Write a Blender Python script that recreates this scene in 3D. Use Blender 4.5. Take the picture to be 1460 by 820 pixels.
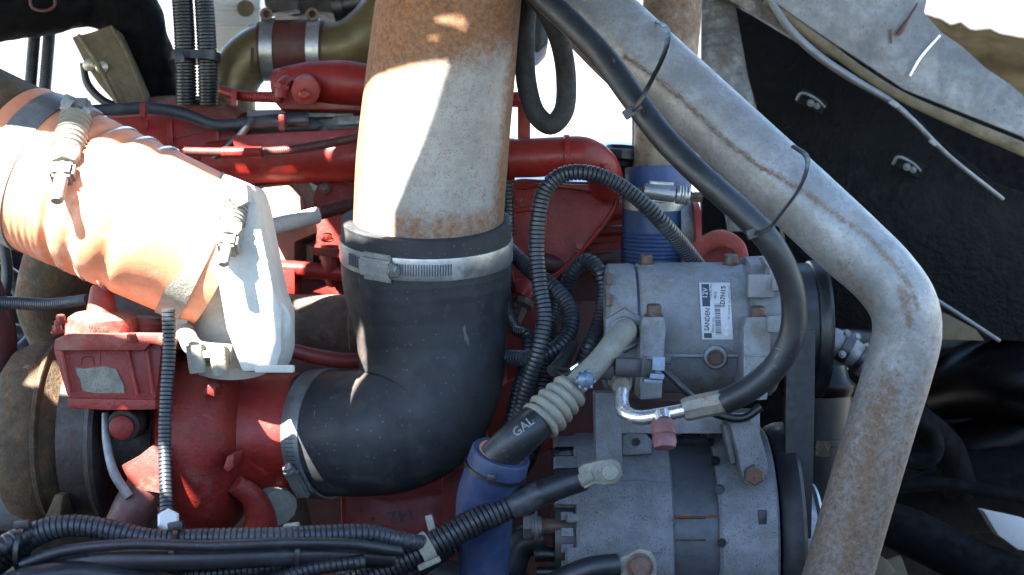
import bpy, bmesh, math, random
from mathutils import Vector, Matrix, noise as mnoise
random.seed(7)
R_ = math.radians
for o in list(bpy.data.objects): bpy.data.objects.remove(o)
SC = bpy.context.scene
COL = SC.collection

# ------------------------------------------------------------------ camera, sky, sun, exposure
D, K, PITCH = 1.30, 0.0006, R_(12)          # distance of the reference plane, metres per photo pixel there
CAM = Vector((0, 0, 1.55))
RT = Vector((1, 0, 0)); FW = Vector((0, math.cos(PITCH), -math.sin(PITCH))); UP = Vector((0, math.sin(PITCH), math.cos(PITCH)))
cd = bpy.data.cameras.new('camera'); cam = bpy.data.objects.new('camera', cd); COL.objects.link(cam)
cam.location = CAM; cam.rotation_euler = (math.pi/2 - PITCH, 0, 0)
cd.sensor_width = 36; cd.lens = 36*D/(1460*K); cd.clip_start = 0.02; cd.clip_end = 500
cd.dof.use_dof = True; cd.dof.focus_distance = 1.27; cd.dof.aperture_fstop = 9
SC.camera = cam

def cdir(x, u, f):                            # camera-frame direction -> world
    return RT*x + UP*u + FW*f
SUN = cdir(-0.38, 0.72, -0.58).normalized()   # towards the sun
elev = math.asin(SUN.z); az = math.atan2(SUN.x, SUN.y)
w = bpy.data.worlds.new('World'); SC.world = w; w.use_nodes = True
nt = w.node_tree; bg = nt.nodes['Background']
sky = nt.nodes.new('ShaderNodeTexSky'); sky.sky_type = 'NISHITA'; sky.sun_disc = False
sky.sun_elevation = elev; sky.sun_rotation = az; sky.air_density = 1.3; sky.dust_density = 0.3; sky.ozone_density = 2.5
nt.links.new(sky.outputs[0], bg.inputs[0]); bg.inputs[1].default_value = 0.05
sl = bpy.data.lights.new('sun', 'SUN'); sl.energy = 5.0; sl.angle = R_(0.5); sl.color = (1.0, 0.94, 0.86)
so = bpy.data.objects.new('sun', sl); COL.objects.link(so); so.rotation_euler = SUN.to_track_quat('Z', 'Y').to_euler(); so.location = (-2, -2, 4)
vs = SC.view_settings; vs.view_transform = 'Standard'; vs.look = 'None'; vs.exposure = 3.9; vs.gamma = 1
SC.cycles.max_bounces = 6

# ------------------------------------------------------------------ helpers
def W(px, py, d=0.0):
    s = K*(D+d)/D
    return CAM + RT*((px-730)*s) + UP*((410-py)*s) + FW*(D+d)
def S(px, d=0.0): return px*K*(D+d)/D
def PX(v):
    q = v - CAM; f = q.dot(FW); s = D/(K*f)
    return 730+q.dot(RT)*s, 410-q.dot(UP)*s, f-D

class MB:
    def __init__(s): s.v = []; s.f = []; s.uv = {}
    def add(s, vs, fs):
        n = len(s.v); s.v += [Vector(a) for a in vs]; s.f += [tuple(i+n for i in f) for f in fs]; return n
    # -- tube along pixel points (px,py,d,r_px)
    def tube(s, pts, seg=20, step=5, corr=None, caps=True, close=False, prof=None, flat=1.0, jitter=0, slit=False):
        P = [(W(a[0], a[1], a[2]), S(a[3], a[2])) for a in pts]
        return s.wtube(P, seg, step*K, corr, caps, prof, flat, jitter, slit)
    def wtube(s, P, seg=20, step=.003, corr=None, caps=True, prof=None, flat=1.0, jitter=0, slit=False):
        ext = [(P[0][0]*2-P[1][0], P[0][1])] + P + [(P[-1][0]*2-P[-2][0], P[-1][1])]
        C = []
        for i in range(1, len(ext)-2):
            p0, p1, p2, p3 = [ext[j][0] for j in (i-1, i, i+1, i+2)]
            t1 = max((p1-p0).length, 1e-6)**.5; t2 = max((p2-p1).length, 1e-6)**.5; t3 = max((p3-p2).length, 1e-6)**.5
            m1 = (p2-p1) + t2*((p1-p0)/t1 - (p2-p0)/(t1+t2)); m2 = (p2-p1) + t2*((p3-p2)/t3 - (p3-p1)/(t2+t3))
            n = 24
            for k in range(n):
                t = k/n; t_2 = t*t; t_3 = t_2*t
                q = p1*(2*t_3-3*t_2+1) + m1*(t_3-2*t_2+t) + p2*(-2*t_3+3*t_2) + m2*(t_3-t_2)
                C.append((q, ext[i][1]*(1-t)+ext[i+1][1]*t))
        C.append((P[-1][0], P[-1][1]))
        L = [0]
        for a, b in zip(C, C[1:]): L.append(L[-1]+(b[0]-a[0]).length)
        tot = L[-1]
        if corr:                                                  # (pitch_px, depth fraction)
            pitch = corr[0]*K; nr = max(2, int(tot/pitch)); pitch = tot/nr; st = []
            for i in range(nr):
                for o_, m_ in ((0, 1-corr[1]), (.16, 1), (.5, 1.015), (.84, 1)): st.append(((i+o_)*pitch, m_))
            st.append((tot, 1-corr[1]))
        else:
            n = max(2, int(round(tot/step))); st = [(tot*i/n, 1) for i in range(n+1)]
        rings = []; j = 0
        for l, m in st:
            while j < len(L)-2 and L[j+1] < l: j += 1
            t = min(1, max(0, (l-L[j])/max(1e-9, L[j+1]-L[j])))
            r = C[j][1]*(1-t)+C[j+1][1]*t
            if prof: r *= prof(l/tot)
            rings.append((C[j][0].lerp(C[j+1][0], t), r*m))
        tg = []
        for i in range(len(rings)):
            a = rings[max(0, i-2)][0]; b = rings[min(len(rings)-1, i+2)][0]; tg.append((b-a).normalized())
        up = FW.copy()
        if abs(up.dot(tg[0])) > .95: up = UP.copy()
        nv = []; fs = []; no = None
        for i, (c, r) in enumerate(rings):
            t = tg[i]
            no = (up - t*up.dot(t)).normalized() if no is None else (no - t*no.dot(t)).normalized()
            bn = t.cross(no)
            for k in range(seg):
                a = 2*math.pi*k/seg
                rr = r*(1+jitter*mnoise.noise((c+no*math.cos(a)*r+bn*math.sin(a)*r)*60))
                if slit and k == seg//2+2: rr *= .84
                nv.append(c + no*(-math.cos(a)*rr*flat) + bn*(math.sin(a)*rr))
        for i in range(len(rings)-1):
            for k in range(seg):
                k2 = (k+1) % seg
                fs.append((i*seg+k, i*seg+k2, (i+1)*seg+k2, (i+1)*seg+k))
        if caps:
            fs.append(tuple(range(seg-1, -1, -1))); b0 = (len(rings)-1)*seg; fs.append(tuple(range(b0, b0+seg)))
        n0 = s.add(nv, fs)
        for i in range(len(rings)):
            for k in range(seg): s.uv[n0+i*seg+k] = (k/seg, st[i][0])
        return s
    # -- lathe: axis from p0 to p1 (px,py,d), profile [(distance along axis px, radius px)]
    def lathe(s, p0, p1, prof, seg=40, a0=0, a1=360, d=None):
        A = W(*p0); B = W(*p1); ax = (B-A).normalized(); k = S(1, (p0[2]+p1[2])/2)
        return s.wlathe(A, ax, [(x*k, r*k) for x, r in prof], seg, a0, a1)
    def wlathe(s, A, ax, prof, seg=40, a0=0, a1=360):
        ax = ax.normalized(); ref = FW if abs(ax.dot(FW)) < .9 else UP
        no = -(ref-ax*ref.dot(ax)).normalized(); bn = ax.cross(no); vs_ = []; fs = []
        full = abs(a1-a0) >= 359.9; n = seg if full else seg+1
        for x, r in prof:
            for i in range(n):
                a = R_(a0+(a1-a0)*i/seg)
                vs_.append(A+ax*x+no*(math.cos(a)*r)+bn*(math.sin(a)*r))
        for i in range(len(prof)-1):
            for j in range(seg):
                j2 = (j+1) % n
                fs.append((i*n+j, i*n+j2, (i+1)*n+j2, (i+1)*n+j))
        if full:
            if prof[0][1] > 1e-6: fs.append(tuple(range(n-1, -1, -1)))
            if prof[-1][1] > 1e-6: b = (len(prof)-1)*n; fs.append(tuple(range(b, b+n)))
        s.add(vs_, fs); return s
    # -- box centred at pixel; sizes in px; rot in image plane, yaw about up, pitch about right
    def box(s, px, py, d, w_, h, t, rot=0, yaw=0, pitch=0, bev=1.0, taper=1.0):
        c = W(px, py, d); k = S(1, d)
        M = (Matrix((RT, UP, FW)).transposed()) @ Matrix.Rotation(R_(yaw), 3, 'Y') @ Matrix.Rotation(R_(pitch), 3, 'X') @ Matrix.Rotation(R_(rot), 3, 'Z')
        bm = bmesh.new(); bmesh.ops.create_cube(bm, size=1)
        for v in bm.verts:
            tp = taper if v.co.y < 0 else 1
            v.co = Vector((v.co.x*w_*k*tp, v.co.y*h*k, v.co.z*t*k*tp))
        if bev: bmesh.ops.bevel(bm, geom=bm.edges[:], offset=min(bev, w_*.3, h*.3, t*.3)*k, segments=2, affect='EDGES', profile=.6)
        bm.verts.index_update()
        s.add([c + M @ v.co for v in bm.verts], [[v.index for v in f.verts] for f in bm.faces]); bm.free(); return s
    # -- prism: traced outline at its own depth, real thickness
    def prism(s, poly, d0, thick, bev=1.5, dfun=None, sub=0):
        k = S(1, d0)
        bm = bmesh.new()
        if dfun is None: dfun = lambda x, y: d0
        fr = [bm.verts.new(W(x, y, dfun(x, y))) for x, y in poly]
        bk = [bm.verts.new(v.co + FW*thick) for v in fr]
        n = len(fr); f1 = bm.faces.new(fr); f2 = bm.faces.new(bk[::-1])
        for i in range(n): bm.faces.new((fr[i], bk[i], bk[(i+1) % n], fr[(i+1) % n]))
        bmesh.ops.recalc_face_normals(bm, faces=bm.faces[:])
        if bev:
            ed = [e for e in bm.edges if all(v in fr for v in e.verts)] + [e for e in bm.edges if (e.verts[0] in fr) != (e.verts[1] in fr)]
            bmesh.ops.bevel(bm, geom=ed, offset=bev*k, segments=2, affect='EDGES', profile=.6, clamp_overlap=True)
        bm.verts.index_update()
        s.add([v.co for v in bm.verts], [[v.index for v in f.verts] for f in bm.faces]); bm.free(); return s
    # -- bolt: head at p, pointing along direction dv (camera frame x,up,f)
    def bolt(s, px, py, d, dv, r, h, hexa=True, washer=1.35, socket=False, shank=0):
        ax = cdir(*dv).normalized(); k = S(1, d); A = W(px, py, d)
        if washer: s.wlathe(A, ax, [(0, r*washer*k), (h*.2*k, r*washer*k), (h*.2*k, 0)], 24)
        if socket:
            s.wlathe(A+ax*h*.2*k, ax, [(0, r*k), (h*.7*k, r*k), (h*.8*k, r*.92*k), (h*.8*k, r*.5*k)], 24)
            s.wlathe(A+ax*h*.2*k, ax, [(h*.8*k, r*.5*k), (h*.35*k, r*.48*k), (h*.35*k, 0)], 6)
        else:
            s.wlathe(A+ax*h*.2*k, ax, [(0, r*k), (h*.66*k, r*k), (h*.8*k, r*.86*k), (h*.83*k, 0)], 6 if hexa else 20)
        if shank: s.wlathe(A, ax, [(0, r*.55*k), (-shank*k, r*.55*k)], 16)
        return s

def thing(name, label, cat, at, group=None):
    o = bpy.data.objects.new(name, None); COL.objects.link(o); o.location = W(*at); o.empty_display_size = .02
    o['label'] = label; o['category'] = cat
    if group: o['group'] = group
    return o
SPLIT = {'trunnion', 'cover_rib', 'rib', 'scroll_rib', 'hem', 'wire', 'block_rib', 'terminal', 'rail', 'trim_line', 'front_lug', 'approval_mark', 'rail_flange', 'cable', 'stator_seam', 'seam', 'vent_hole', 'outlet_flange'}
def shells(mb):
    pa = list(range(len(mb.v)))
    def fd(i):
        while pa[i] != i: pa[i] = pa[pa[i]]; i = pa[i]
        return i
    for f in mb.f:
        for a in f[1:]: pa[fd(a)] = fd(f[0])
    g_ = {}
    for f in mb.f: g_.setdefault(fd(f[0]), []).append(f)
    out = []
    for fs in g_.values():
        ids = sorted({i for f in fs for i in f}); mp = {i: j for j, i in enumerate(ids)}; q = MB()
        q.v = [mb.v[i] for i in ids]; q.f = [tuple(mp[i] for i in f) for f in fs]; q.uv = {mp[i]: mb.uv[i] for i in ids if i in mb.uv}; out.append(q)
    return out
def part(name, mb, m, parent=None, label=None, sharp=35, stain=None, cat=None, group=None, kind=None):
    if name in SPLIT and not kind:
        r = None
        for q in shells(mb): r = part_(name, q, m, parent, label, sharp, stain, cat, group, kind)
        return r
    return part_(name, mb, m, parent, label, sharp, stain, cat, group, kind)
def part_(name, mb, m, parent=None, label=None, sharp=35, stain=None, cat=None, group=None, kind=None):
    me = bpy.data.meshes.new(name)
    top = parent
    chain = []
    while top is not None: chain.append(top); top = top.parent
    off = chain[-1].location.copy() if chain else sum(mb.v, Vector())/len(mb.v)
    me.from_pydata([v-off for v in mb.v], [], mb.f); me.update()
    if mb.uv:
        ul = me.uv_layers.new(name='UVMap')
        for p in me.polygons:
            us = [mb.uv.get(me.loops[li].vertex_index, (0, 0)) for li in p.loop_indices]
            wrap = max(u[0] for u in us)-min(u[0] for u in us) > .5
            for li, u in zip(p.loop_indices, us): ul.data[li].uv = (u[0]+(1 if wrap and u[0] < .5 else 0), u[1]*10)
    bm = bmesh.new(); bm.from_mesh(me); bmesh.ops.recalc_face_normals(bm, faces=bm.faces[:]); bm.to_mesh(me); bm.free()
    for p in me.polygons: p.use_smooth = True
    me.set_sharp_from_angle(angle=R_(sharp))
    if stain:
        at = me.attributes.new('stain', 'FLOAT', 'POINT')
        for i, v in enumerate(mb.v): at.data[i].value = stain(*PX(v))
    me.materials.append(m)
    o = bpy.data.objects.new(name, me); COL.objects.link(o)
    if parent is None: o.location = off
    else: o.parent = parent
    if label: o['label'] = label
    if cat: o['category'] = cat
    if group: o['group'] = group
    if kind: o['kind'] = kind
    return o

def lerp(a, b, t): return a+(b-a)*t
def sstep(a, b, x):
    t = min(1, max(0, (x-a)/(b-a))) if a != b else float(x > a); return t*t*(3-2*t)

# text laid on a surface given in pixel space; depth function gives the surface
def text(string, px, py, size, rot, dfun, m, parent, name='lettering', thick=.0002, lift=.0006, bold=0, sx=1.0, align='CENTER', kind=None):
    cu = bpy.data.curves.new('t', 'FONT'); cu.body = string; cu.size = 1; cu.align_x = align; cu.align_y = 'CENTER'; cu.resolution_u = 2; cu.offset = bold
    ob = bpy.data.objects.new('t', cu); COL.objects.link(ob)
    dg = bpy.context.evaluated_depsgraph_get(); me = bpy.data.meshes.new_from_object(ob.evaluated_get(dg))
    bpy.data.objects.remove(ob); a = R_(rot); mb = MB()
    vs_ = []
    for v in me.vertices:
        x = v.co.x*size*sx; y = v.co.y*size
        X = px+x*math.cos(a)-y*math.sin(a); Y = py-(x*math.sin(a)+y*math.cos(a))
        vs_.append(W(X, Y, dfun(X, Y)-lift))
    fs = [tuple(p.vertices) for p in me.polygons]
    n = len(vs_); mb.add(vs_, fs)
    return part(name, mb, m, parent)

# ------------------------------------------------------------------ materials
MATS = {}
def mat(name, base, rough=.5, metal=0.0, var=.2, vscale=25, rust=0.0, rscale=40, rcol=(.22, .085, .03), speck=0.0, sscale=500, scol=(.03, .025, .02),
        dust=0.0, dcol=(.33, .27, .2), bump=.15, bscale=400, big=0.0, bigs=40, stain=None, scol2=(.25, .09, .03), streak=0, coat=0.0, hue=None, spec=.5, grain=None, up_dust=0.0, soft=False, scuff=None, scs=30):
    if name in MATS: return MATS[name]
    m = bpy.data.materials.new(name); m.use_nodes = True; N = m.node_tree.nodes; Lk = m.node_tree.links
    b = N['Principled BSDF']; b.inputs['Metallic'].default_value = metal; b.inputs['Roughness'].default_value = rough
    b.inputs['Specular IOR Level'].default_value = spec
    if coat: b.inputs['Coat Weight'].default_value = coat; b.inputs['Coat Roughness'].default_value = .15
    tc = N.new('ShaderNodeTexCoord')
    def noise(sc, det=4, ro=.6, dist=0, vec=None):
        n = N.new('ShaderNodeTexNoise'); n.inputs['Scale'].default_value = sc; n.inputs['Detail'].default_value = det; n.inputs['Roughness'].default_value = ro; n.inputs['Distortion'].default_value = dist
        Lk.new(vec or tc.outputs['Object'], n.inputs['Vector']); return n.outputs['Fac']
    def ramp(inp, a, c, lo=0., hi=1.):
        r = N.new('ShaderNodeMapRange'); r.interpolation_type = 'SMOOTHSTEP'; r.inputs['From Min'].default_value = a; r.inputs['From Max'].default_value = c
        r.inputs['To Min'].default_value = lo; r.inputs['To Max'].default_value = hi; Lk.new(inp, r.inputs['Value']); return r.outputs['Result']
    def mth(op, a, c):
        x = N.new('ShaderNodeMath'); x.operation = op
        for i, q in enumerate((a, c)):
            if isinstance(q, (int, float)): x.inputs[i].default_value = q
            else: Lk.new(q, x.inputs[i])
        return x.outputs[0]
    def mix(f, a, c):
        x = N.new('ShaderNodeMix'); x.data_type = 'RGBA'
        if isinstance(f, float): x.inputs['Factor'].default_value = f
        else: Lk.new(f, x.inputs['Factor'])
        for i, q in ((6, a), (7, c)):
            if isinstance(q, tuple): x.inputs[i].default_value = (*q, 1)
            else: Lk.new(q, x.inputs[i])
        return x.outputs[2]
    lo = tuple(c*(1-var) for c in base); hi = tuple(min(1, c*(1+var)) for c in base)
    if hue: hi = hue
    col = mix(ramp(noise(vscale, 6, .65), .3, .7), lo, hi)
    col = mix(ramp(noise(vscale*9, 3, .6), .35, .7, 0, .5), col, tuple(c*(1-var*1.3) for c in base))
    rmask = None; rr = None
    rustc = mix(ramp(noise(rscale*4, 5, .7), .3, .7), tuple(c*.55 for c in rcol), tuple(min(1, c*1.5) for c in rcol))
    masks = []
    if rust:
        n1 = noise(rscale, 8, .72); th = .72-.35*rust
        mk = ramp(n1, th-.05, th+.07); masks.append(mk); col = mix(mk, col, rustc)
        rr = mk
    if stain:
        at = N.new('ShaderNodeAttribute'); at.attribute_name = 'stain'
        n2 = noise(stain, 8, .75, .4); sm = mth('ADD', at.outputs['Fac'], mth('MULTIPLY', mth('SUBTRACT', n2, .5), 1.2 if soft else 1.6))
        mk = ramp(sm, *((.12, .72) if soft else (.42, .62))); sc2 = mix(ramp(noise(stain*1.7, 5, .7), .3, .7), tuple(c*.6 for c in scol2), tuple(min(1, c*1.55) for c in scol2))
        col = mix(mth('MULTIPLY', mk, .92), col, sc2); rr = mk if rr is None else mth('MAXIMUM', rr, mk)
    if streak:
        mp = N.new('ShaderNodeMapping'); mp.inputs['Scale'].default_value = (1, 1, .07); Lk.new(tc.outputs['Object'], mp.inputs['Vector'])
        col = mix(ramp(noise(streak, 5, .6, 0, mp.outputs[0]), .5, .75, 0, .55), col, rustc)
    if speck:
        v = N.new('ShaderNodeTexVoronoi'); v.inputs['Scale'].default_value = sscale; Lk.new(tc.outputs['Object'], v.inputs['Vector'])
        sz = mth('MULTIPLY', noise(sscale*.15, 3), .42*speck)
        mk = ramp(mth('SUBTRACT', v.outputs['Distance'], sz), -.02, .06, 1., 0.)
        col = mix(mth('MULTIPLY', mk, .85), col, scol); 
    if scuff:
        for rot_, sc_ in (((.5, .3, .2), (9, 1.2, 1)), ((1.1, .9, -.6), (1, 10, 1.3)), ((.2, 1.4, .9), (1.4, 1, 12))):
            mp = N.new('ShaderNodeMapping'); mp.inputs['Rotation'].default_value = rot_; mp.inputs['Scale'].default_value = sc_; Lk.new(tc.outputs['Object'], mp.inputs['Vector'])
            a_ = ramp(noise(scs, 2, .5, 0, mp.outputs[0]), .7, .74); b_ = ramp(noise(scs*.7, 3), .52, .62)
            col = mix(mth('MULTIPLY', mth('MULTIPLY', a_, b_), .8), col, scuff)
    if dust:
        mk = ramp(noise(bigs*.6+6, 7, .7), .62-.3*dust, .8-.25*dust, 0., .8); col = mix(mk, col, dcol)
        rr = mk if rr is None else mth('MAXIMUM', rr, mk)
    if up_dust:
        ge = N.new('ShaderNodeNewGeometry'); sx = N.new('ShaderNodeSeparateXYZ'); Lk.new(ge.outputs['Normal'], sx.inputs[0])
        mk = mth('MULTIPLY', ramp(sx.outputs['Z'], .35, .95), ramp(noise(60, 6, .7), .3, .6, .35, 1.)); mk = mth('MULTIPLY', mk, up_dust)
        col = mix(mk, col, dcol); rr = mk if rr is None else mth('MAXIMUM', rr, mk)
    Lk.new(col, b.inputs['Base Color'])
    rb = mth('ADD', ramp(noise(vscale*3, 4), .3, .7, rough*.8, min(1, rough*1.2)), mth('MULTIPLY', rr, .35) if rr is not None else 0.0)
    Lk.new(rb, b.inputs['Roughness'])
    if metal and rr is not None: Lk.new(mth('MULTIPLY', mth('SUBTRACT', 1.0, rr), metal), b.inputs['Metallic'])
    h = noise(bscale, 4, .65); ht = mth('MULTIPLY', h, bump)
    if big: ht = mth('ADD', ht, mth('MULTIPLY', noise(bigs, 4, .6), big*6))
    bp = N.new('ShaderNodeBump'); bp.inputs['Strength'].default_value = .8; bp.inputs['Distance'].default_value = .0012
    Lk.new(ht, bp.inputs['Height']); Lk.new(bp.outputs[0], b.inputs['Normal'])
    MATS[name] = m; return m

steel_pipe = mat('aluminised_pipe', (.255, .25, .238), .5, .2, .16, 20, rust=.12, rscale=110, rcol=(.17, .075, .03), speck=.85, sscale=520, scol=(.13, .05, .02), stain=150, scol2=(.15, .062, .02), bump=.1, soft=True)
steel_tube = mat('weathered_tube', (.215, .222, .228), .45, .3, .26, 28, rust=.16, rscale=140, rcol=(.13, .07, .035), speck=.7, sscale=620, scol=(.06, .035, .02), stain=210, scol2=(.1, .055, .024), bump=.18, dust=.2, dcol=(.17, .14, .105), soft=True)
back_pipe = mat('tan_rusted_pipe', (.24, .195, .14), .55, .2, .25, 30, rust=.35, rscale=90, rcol=(.12, .06, .035), speck=.7, sscale=350, scol=(.08, .025, .02), stain=110, scol2=(.11, .06, .035), soft=True)
weld = mat('weld_bead', (.13, .1, .08), .6, .2, .5, 200, rust=.5, rscale=150, rcol=(.13, .05, .022), bump=.4)
rub_elbow = mat('dusty_rubber', (.02, .022, .026), .6, 0, .35, 10, dust=.35, dcol=(.042, .041, .041), speck=.4, sscale=170, scol=(.09, .09, .09), bump=.1, bscale=700, stain=60, scol2=(.06, .042, .032), soft=True, spec=.4, scuff=(.1, .1, .1), scs=26)
rubber = mat('black_rubber', (.013, .015, .019), .4, 0, .35, 30, speck=.3, sscale=150, scol=(.07, .075, .09), bump=.15, bscale=600, dust=.12, dcol=(.035, .035, .036), spec=.4, scuff=(.09, .09, .095), scs=40)
fabric = mat('fabric_braid_rubber', (.02, .02, .021), .75, 0, .3, 60, bump=.6, bscale=1400)
loom = mat('loom_plastic', (.012, .0135, .017), .4, 0, .3, 40, dust=.25, dcol=(.04, .04, .043), bump=.1)
loom_grey = mat('loom_plastic_dusty', (.017, .02, .027), .42, 0, .35, 40, dust=.4, dcol=(.048, .05, .053), bump=.15)
blk = mat('black_plastic', (.007, .008, .01), .4, 0, .3, 30, bump=.08)
blk_matt = mat('black_matt', (.003, .003, .0035), .85, 0, .3, 30, bump=.1, spec=.1)
red = mat('red_engine_paint', (.21, .015, .011), .38, 0, .22, 18, dust=.3, dcol=(.15, .045, .038), speck=.45, sscale=260, scol=(.045, .01, .008), bump=.35, bscale=240, big=.08, rust=.12, rscale=35, rcol=(.06, .018, .012), up_dust=.3, spec=.32, scuff=(.05, .02, .015), scs=30)
red_rough = mat('red_cast_paint', (.18, .015, .011), .45, 0, .25, 26, rust=.2, rscale=45, rcol=(.045, .013, .009), dust=.25, dcol=(.16, .06, .045), speck=.7, sscale=420, scol=(.025, .008, .007), bump=.7, bscale=330, big=.08, up_dust=.45, spec=.32, scuff=(.06, .03, .022), scs=34)
red_dusty = mat('dusty_red_paint', (.19, .024, .017), .6, 0, .25, 30, dust=.45, dcol=(.2, .12, .09), bump=.4, speck=.4, sscale=380, scol=(.04, .015, .012), up_dust=.75, spec=.32)
red_dark = mat('shade_dark_red_paint', (.04, .004, .0035), .6, 0, .35, 30, dust=.2, dcol=(.05, .025, .018), bump=.4)  # red darkened: shade of the engine gaps put into the colour
red_hose = mat('red_rubber_hose', (.17, .02, .016), .5, 0, .2, 40, bump=.3, dust=.2, dcol=(.12, .05, .04))
sil_orange = mat('orange_silicone', (.6, .22, .115), .5, 0, .2, 14, dust=.35, dcol=(.55, .4, .3), bump=.25, bscale=900, speck=.25, sscale=300, scol=(.25, .12, .07))
sil_blue = mat('blue_silicone', (.018, .045, .13), .5, 0, .3, 25, dust=.35, dcol=(.045, .062, .1), bump=.15)
sil_blue_d = mat('blue_silicone_grubby', (.014, .03, .085), .55, 0, .35, 25, dust=.4, dcol=(.03, .038, .055), bump=.2, speck=.3, sscale=250, scol=(.02, .025, .04))
zinc = mat('zinc_band', (.36, .37, .38), .38, .8, .25, 40, dust=.2, dcol=(.2, .18, .16), bump=.15, speck=.3, sscale=300, scol=(.12, .1, .08))
zinc_d = mat('dull_zinc', (.17, .172, .175), .5, .5, .25, 40, rust=.15, dust=.3, dcol=(.14, .125, .11), bump=.2)
silver = mat('bright_aluminium', (.72, .73, .75), .25, .9, .1, 40, bump=.08, dust=.1, dcol=(.4, .38, .35))
alu = mat('cast_aluminium', (.185, .197, .215), .55, .15, .22, 18, speck=.6, sscale=420, scol=(.05, .045, .04), bump=.7, bscale=520, dust=.45, dcol=(.13, .118, .1), stain=70, scol2=(.07, .062, .055), soft=True, scuff=(.09, .08, .07), scs=30)
alu2 = mat('oxidised_cast_aluminium', (.125, .133, .146), .6, .15, .25, 22, speck=.9, sscale=480, scol=(.02, .02, .022), bump=.6, bscale=420, dust=.35, dcol=(.125, .11, .09), stain=70, scol2=(.055, .045, .035), soft=True, scuff=(.05, .045, .04), scs=30)
lam = mat('stator_lamination', (.045, .05, .06), .5, .2, .25, 30, rust=.1, rcol=(.07, .04, .025), bump=.2, stain=60, scol2=(.1, .045, .02))
iron = mat('rusted_cast_iron', (.06, .038, .017), .8, 0, .4, 30, rust=.45, rscale=60, rcol=(.09, .043, .018), speck=.6, sscale=420, scol=(.02, .015, .01), bump=1.6, bscale=300, big=.1, bigs=90)
iron_d = mat('dark_cast_iron', (.028, .02, .018), .6, .1, .35, 25, rust=.3, rscale=35, rcol=(.05, .018, .012), bump=.7, bscale=300)
manif = mat('ash_coated_manifold', (.1, .065, .05), .75, 0, .3, 40, rust=.45, rscale=28, rcol=(.08, .03, .018), dust=.55, dcol=(.17, .125, .105), bump=1.2, bscale=250, big=.2, bigs=70)
rbolt = mat('rusty_bolt', (.085, .06, .05), .55, .35, .3, 90, rust=.5, rscale=110, rcol=(.1, .042, .022), bump=.5)
olive = mat('tarnished_elbow', (.125, .092, .038), .42, .35, .25, 18, dust=.3, dcol=(.08, .065, .04), bump=.2, rust=.1, rcol=(.06, .035, .02))
maroon = mat('maroon_hose', (.06, .013, .01), .6, 0, .25, 30, bump=.2)
canvas = mat('olive_canvas', (.11, .082, .042), .75, 0, .3, 20, dust=.35, dcol=(.06, .05, .028), bump=.6, bscale=900, speck=.4, sscale=200, scol=(.05, .04, .025))
brass = mat('pale_rivet', (.5, .45, .36), .4, .7, .2)
white_pl = mat('white_plastic', (.5, .49, .47), .45, 0, .08, 20, bump=.05, dust=.2, dcol=(.36, .31, .24))
grey_pl = mat('grey_plastic', (.3, .32, .34), .5, 0, .1)
pink = mat('dusty_pink_cap', (.14, .05, .055), .65, 0, .3, 60, dust=.5, dcol=(.2, .13, .15), bump=.4, speck=.6, sscale=600, scol=(.08, .03, .03))
bluecap = mat('pale_blue_cap', (.11, .165, .22), .35, .5, .3, 60, bump=.4, speck=.4, sscale=700, scol=(.05, .09, .14))
bluecon = mat('grey_blue_connector', (.14, .19, .26), .5, 0, .2)
dusty_al = mat('dust_coated_fitting', (.2, .195, .165), .7, .1, .22, 40, dust=.45, dcol=(.21, .185, .135), speck=.6, sscale=420, scol=(.07, .06, .045), bump=.6)
label_m = mat('sticker', (.42, .44, .47), .4, 0, .08, 30, bump=.03, speck=.15, sscale=400, scol=(.15, .14, .12))
ink = mat('dark_ink', (.03, .04, .07), .5, 0, .1, bump=.02)
pale_ink = mat('pale_ink', (.5, .5, .48), .6, 0, .2, 300, bump=.02)
liner = mat('black_hood_liner', (.0018, .0018, .002), .5, 0, .4, 20, bump=2.2, bscale=130, big=.2, bigs=45, spec=.13)
satin = mat('black_gloss_guard', (.0012, .0012, .0015), .3, 0, .3, 10, bump=.1, spec=.14)
alsheet = mat('scuffed_aluminium_sheet', (.14, .14, .142), .5, .4, .35, 18, speck=.6, sscale=150, scol=(.07, .06, .045), dust=.35, dcol=(.22, .205, .18), bump=.5, bscale=120, big=.15, bigs=18, scuff=(.4, .4, .4), scs=12)
foil = mat('crumpled_foil', (.13, .12, .11), .45, .5, .45, 25, dust=.35, dcol=(.09, .08, .065), bump=.8, bscale=60, big=.8, bigs=22)
ground_m = mat('pale_concrete', (.085, .085, .084), .85, 0, .15, 1.2, bump=.3, bscale=40)
mound_m = mat('dry_soil', (.006, .0052, .0035), 1.0, 0, .6, 2.5, bump=1, bscale=12, spec=0)
pale_paint = mat('pale_blue_panel', (.55, .62, .68), .35, 0, .06, 10, bump=.03)
blocker_m = mat('blocker_skin', (.05, .05, .052), .6, 0, .2, 8, bump=.1)
belt_m = mat('belt_rubber', (.013, .0145, .018), .6, 0, .2, 40, bump=.2)
chip = mat('bare_patch', (.17, .16, .125), .7, 0, .35, 90, speck=.9, sscale=900, scol=(.035, .03, .025), bump=.8, bscale=900)
sunlit = mat('sunlit_white_casting', (.42, .41, .38), .7, 0, .15, 30, dust=.4, dcol=(.44, .4, .33), bump=.6, speck=.3, sscale=350, scol=(.2, .18, .15))  # colour whitened so the sunlit casting burns out
dust_head = mat('dusty_sunlit_red_paint', (.27, .15, .115), .75, 0, .25, 30, dust=.4, dcol=(.3, .23, .19), bump=.5, speck=.3, sscale=300, scol=(.12, .04, .03))  # dusty red, paled further so the sunlit head looks near white
pinkred = mat('red_terminal_cover', (.5, .05, .04), .4, 0, .1)

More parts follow.
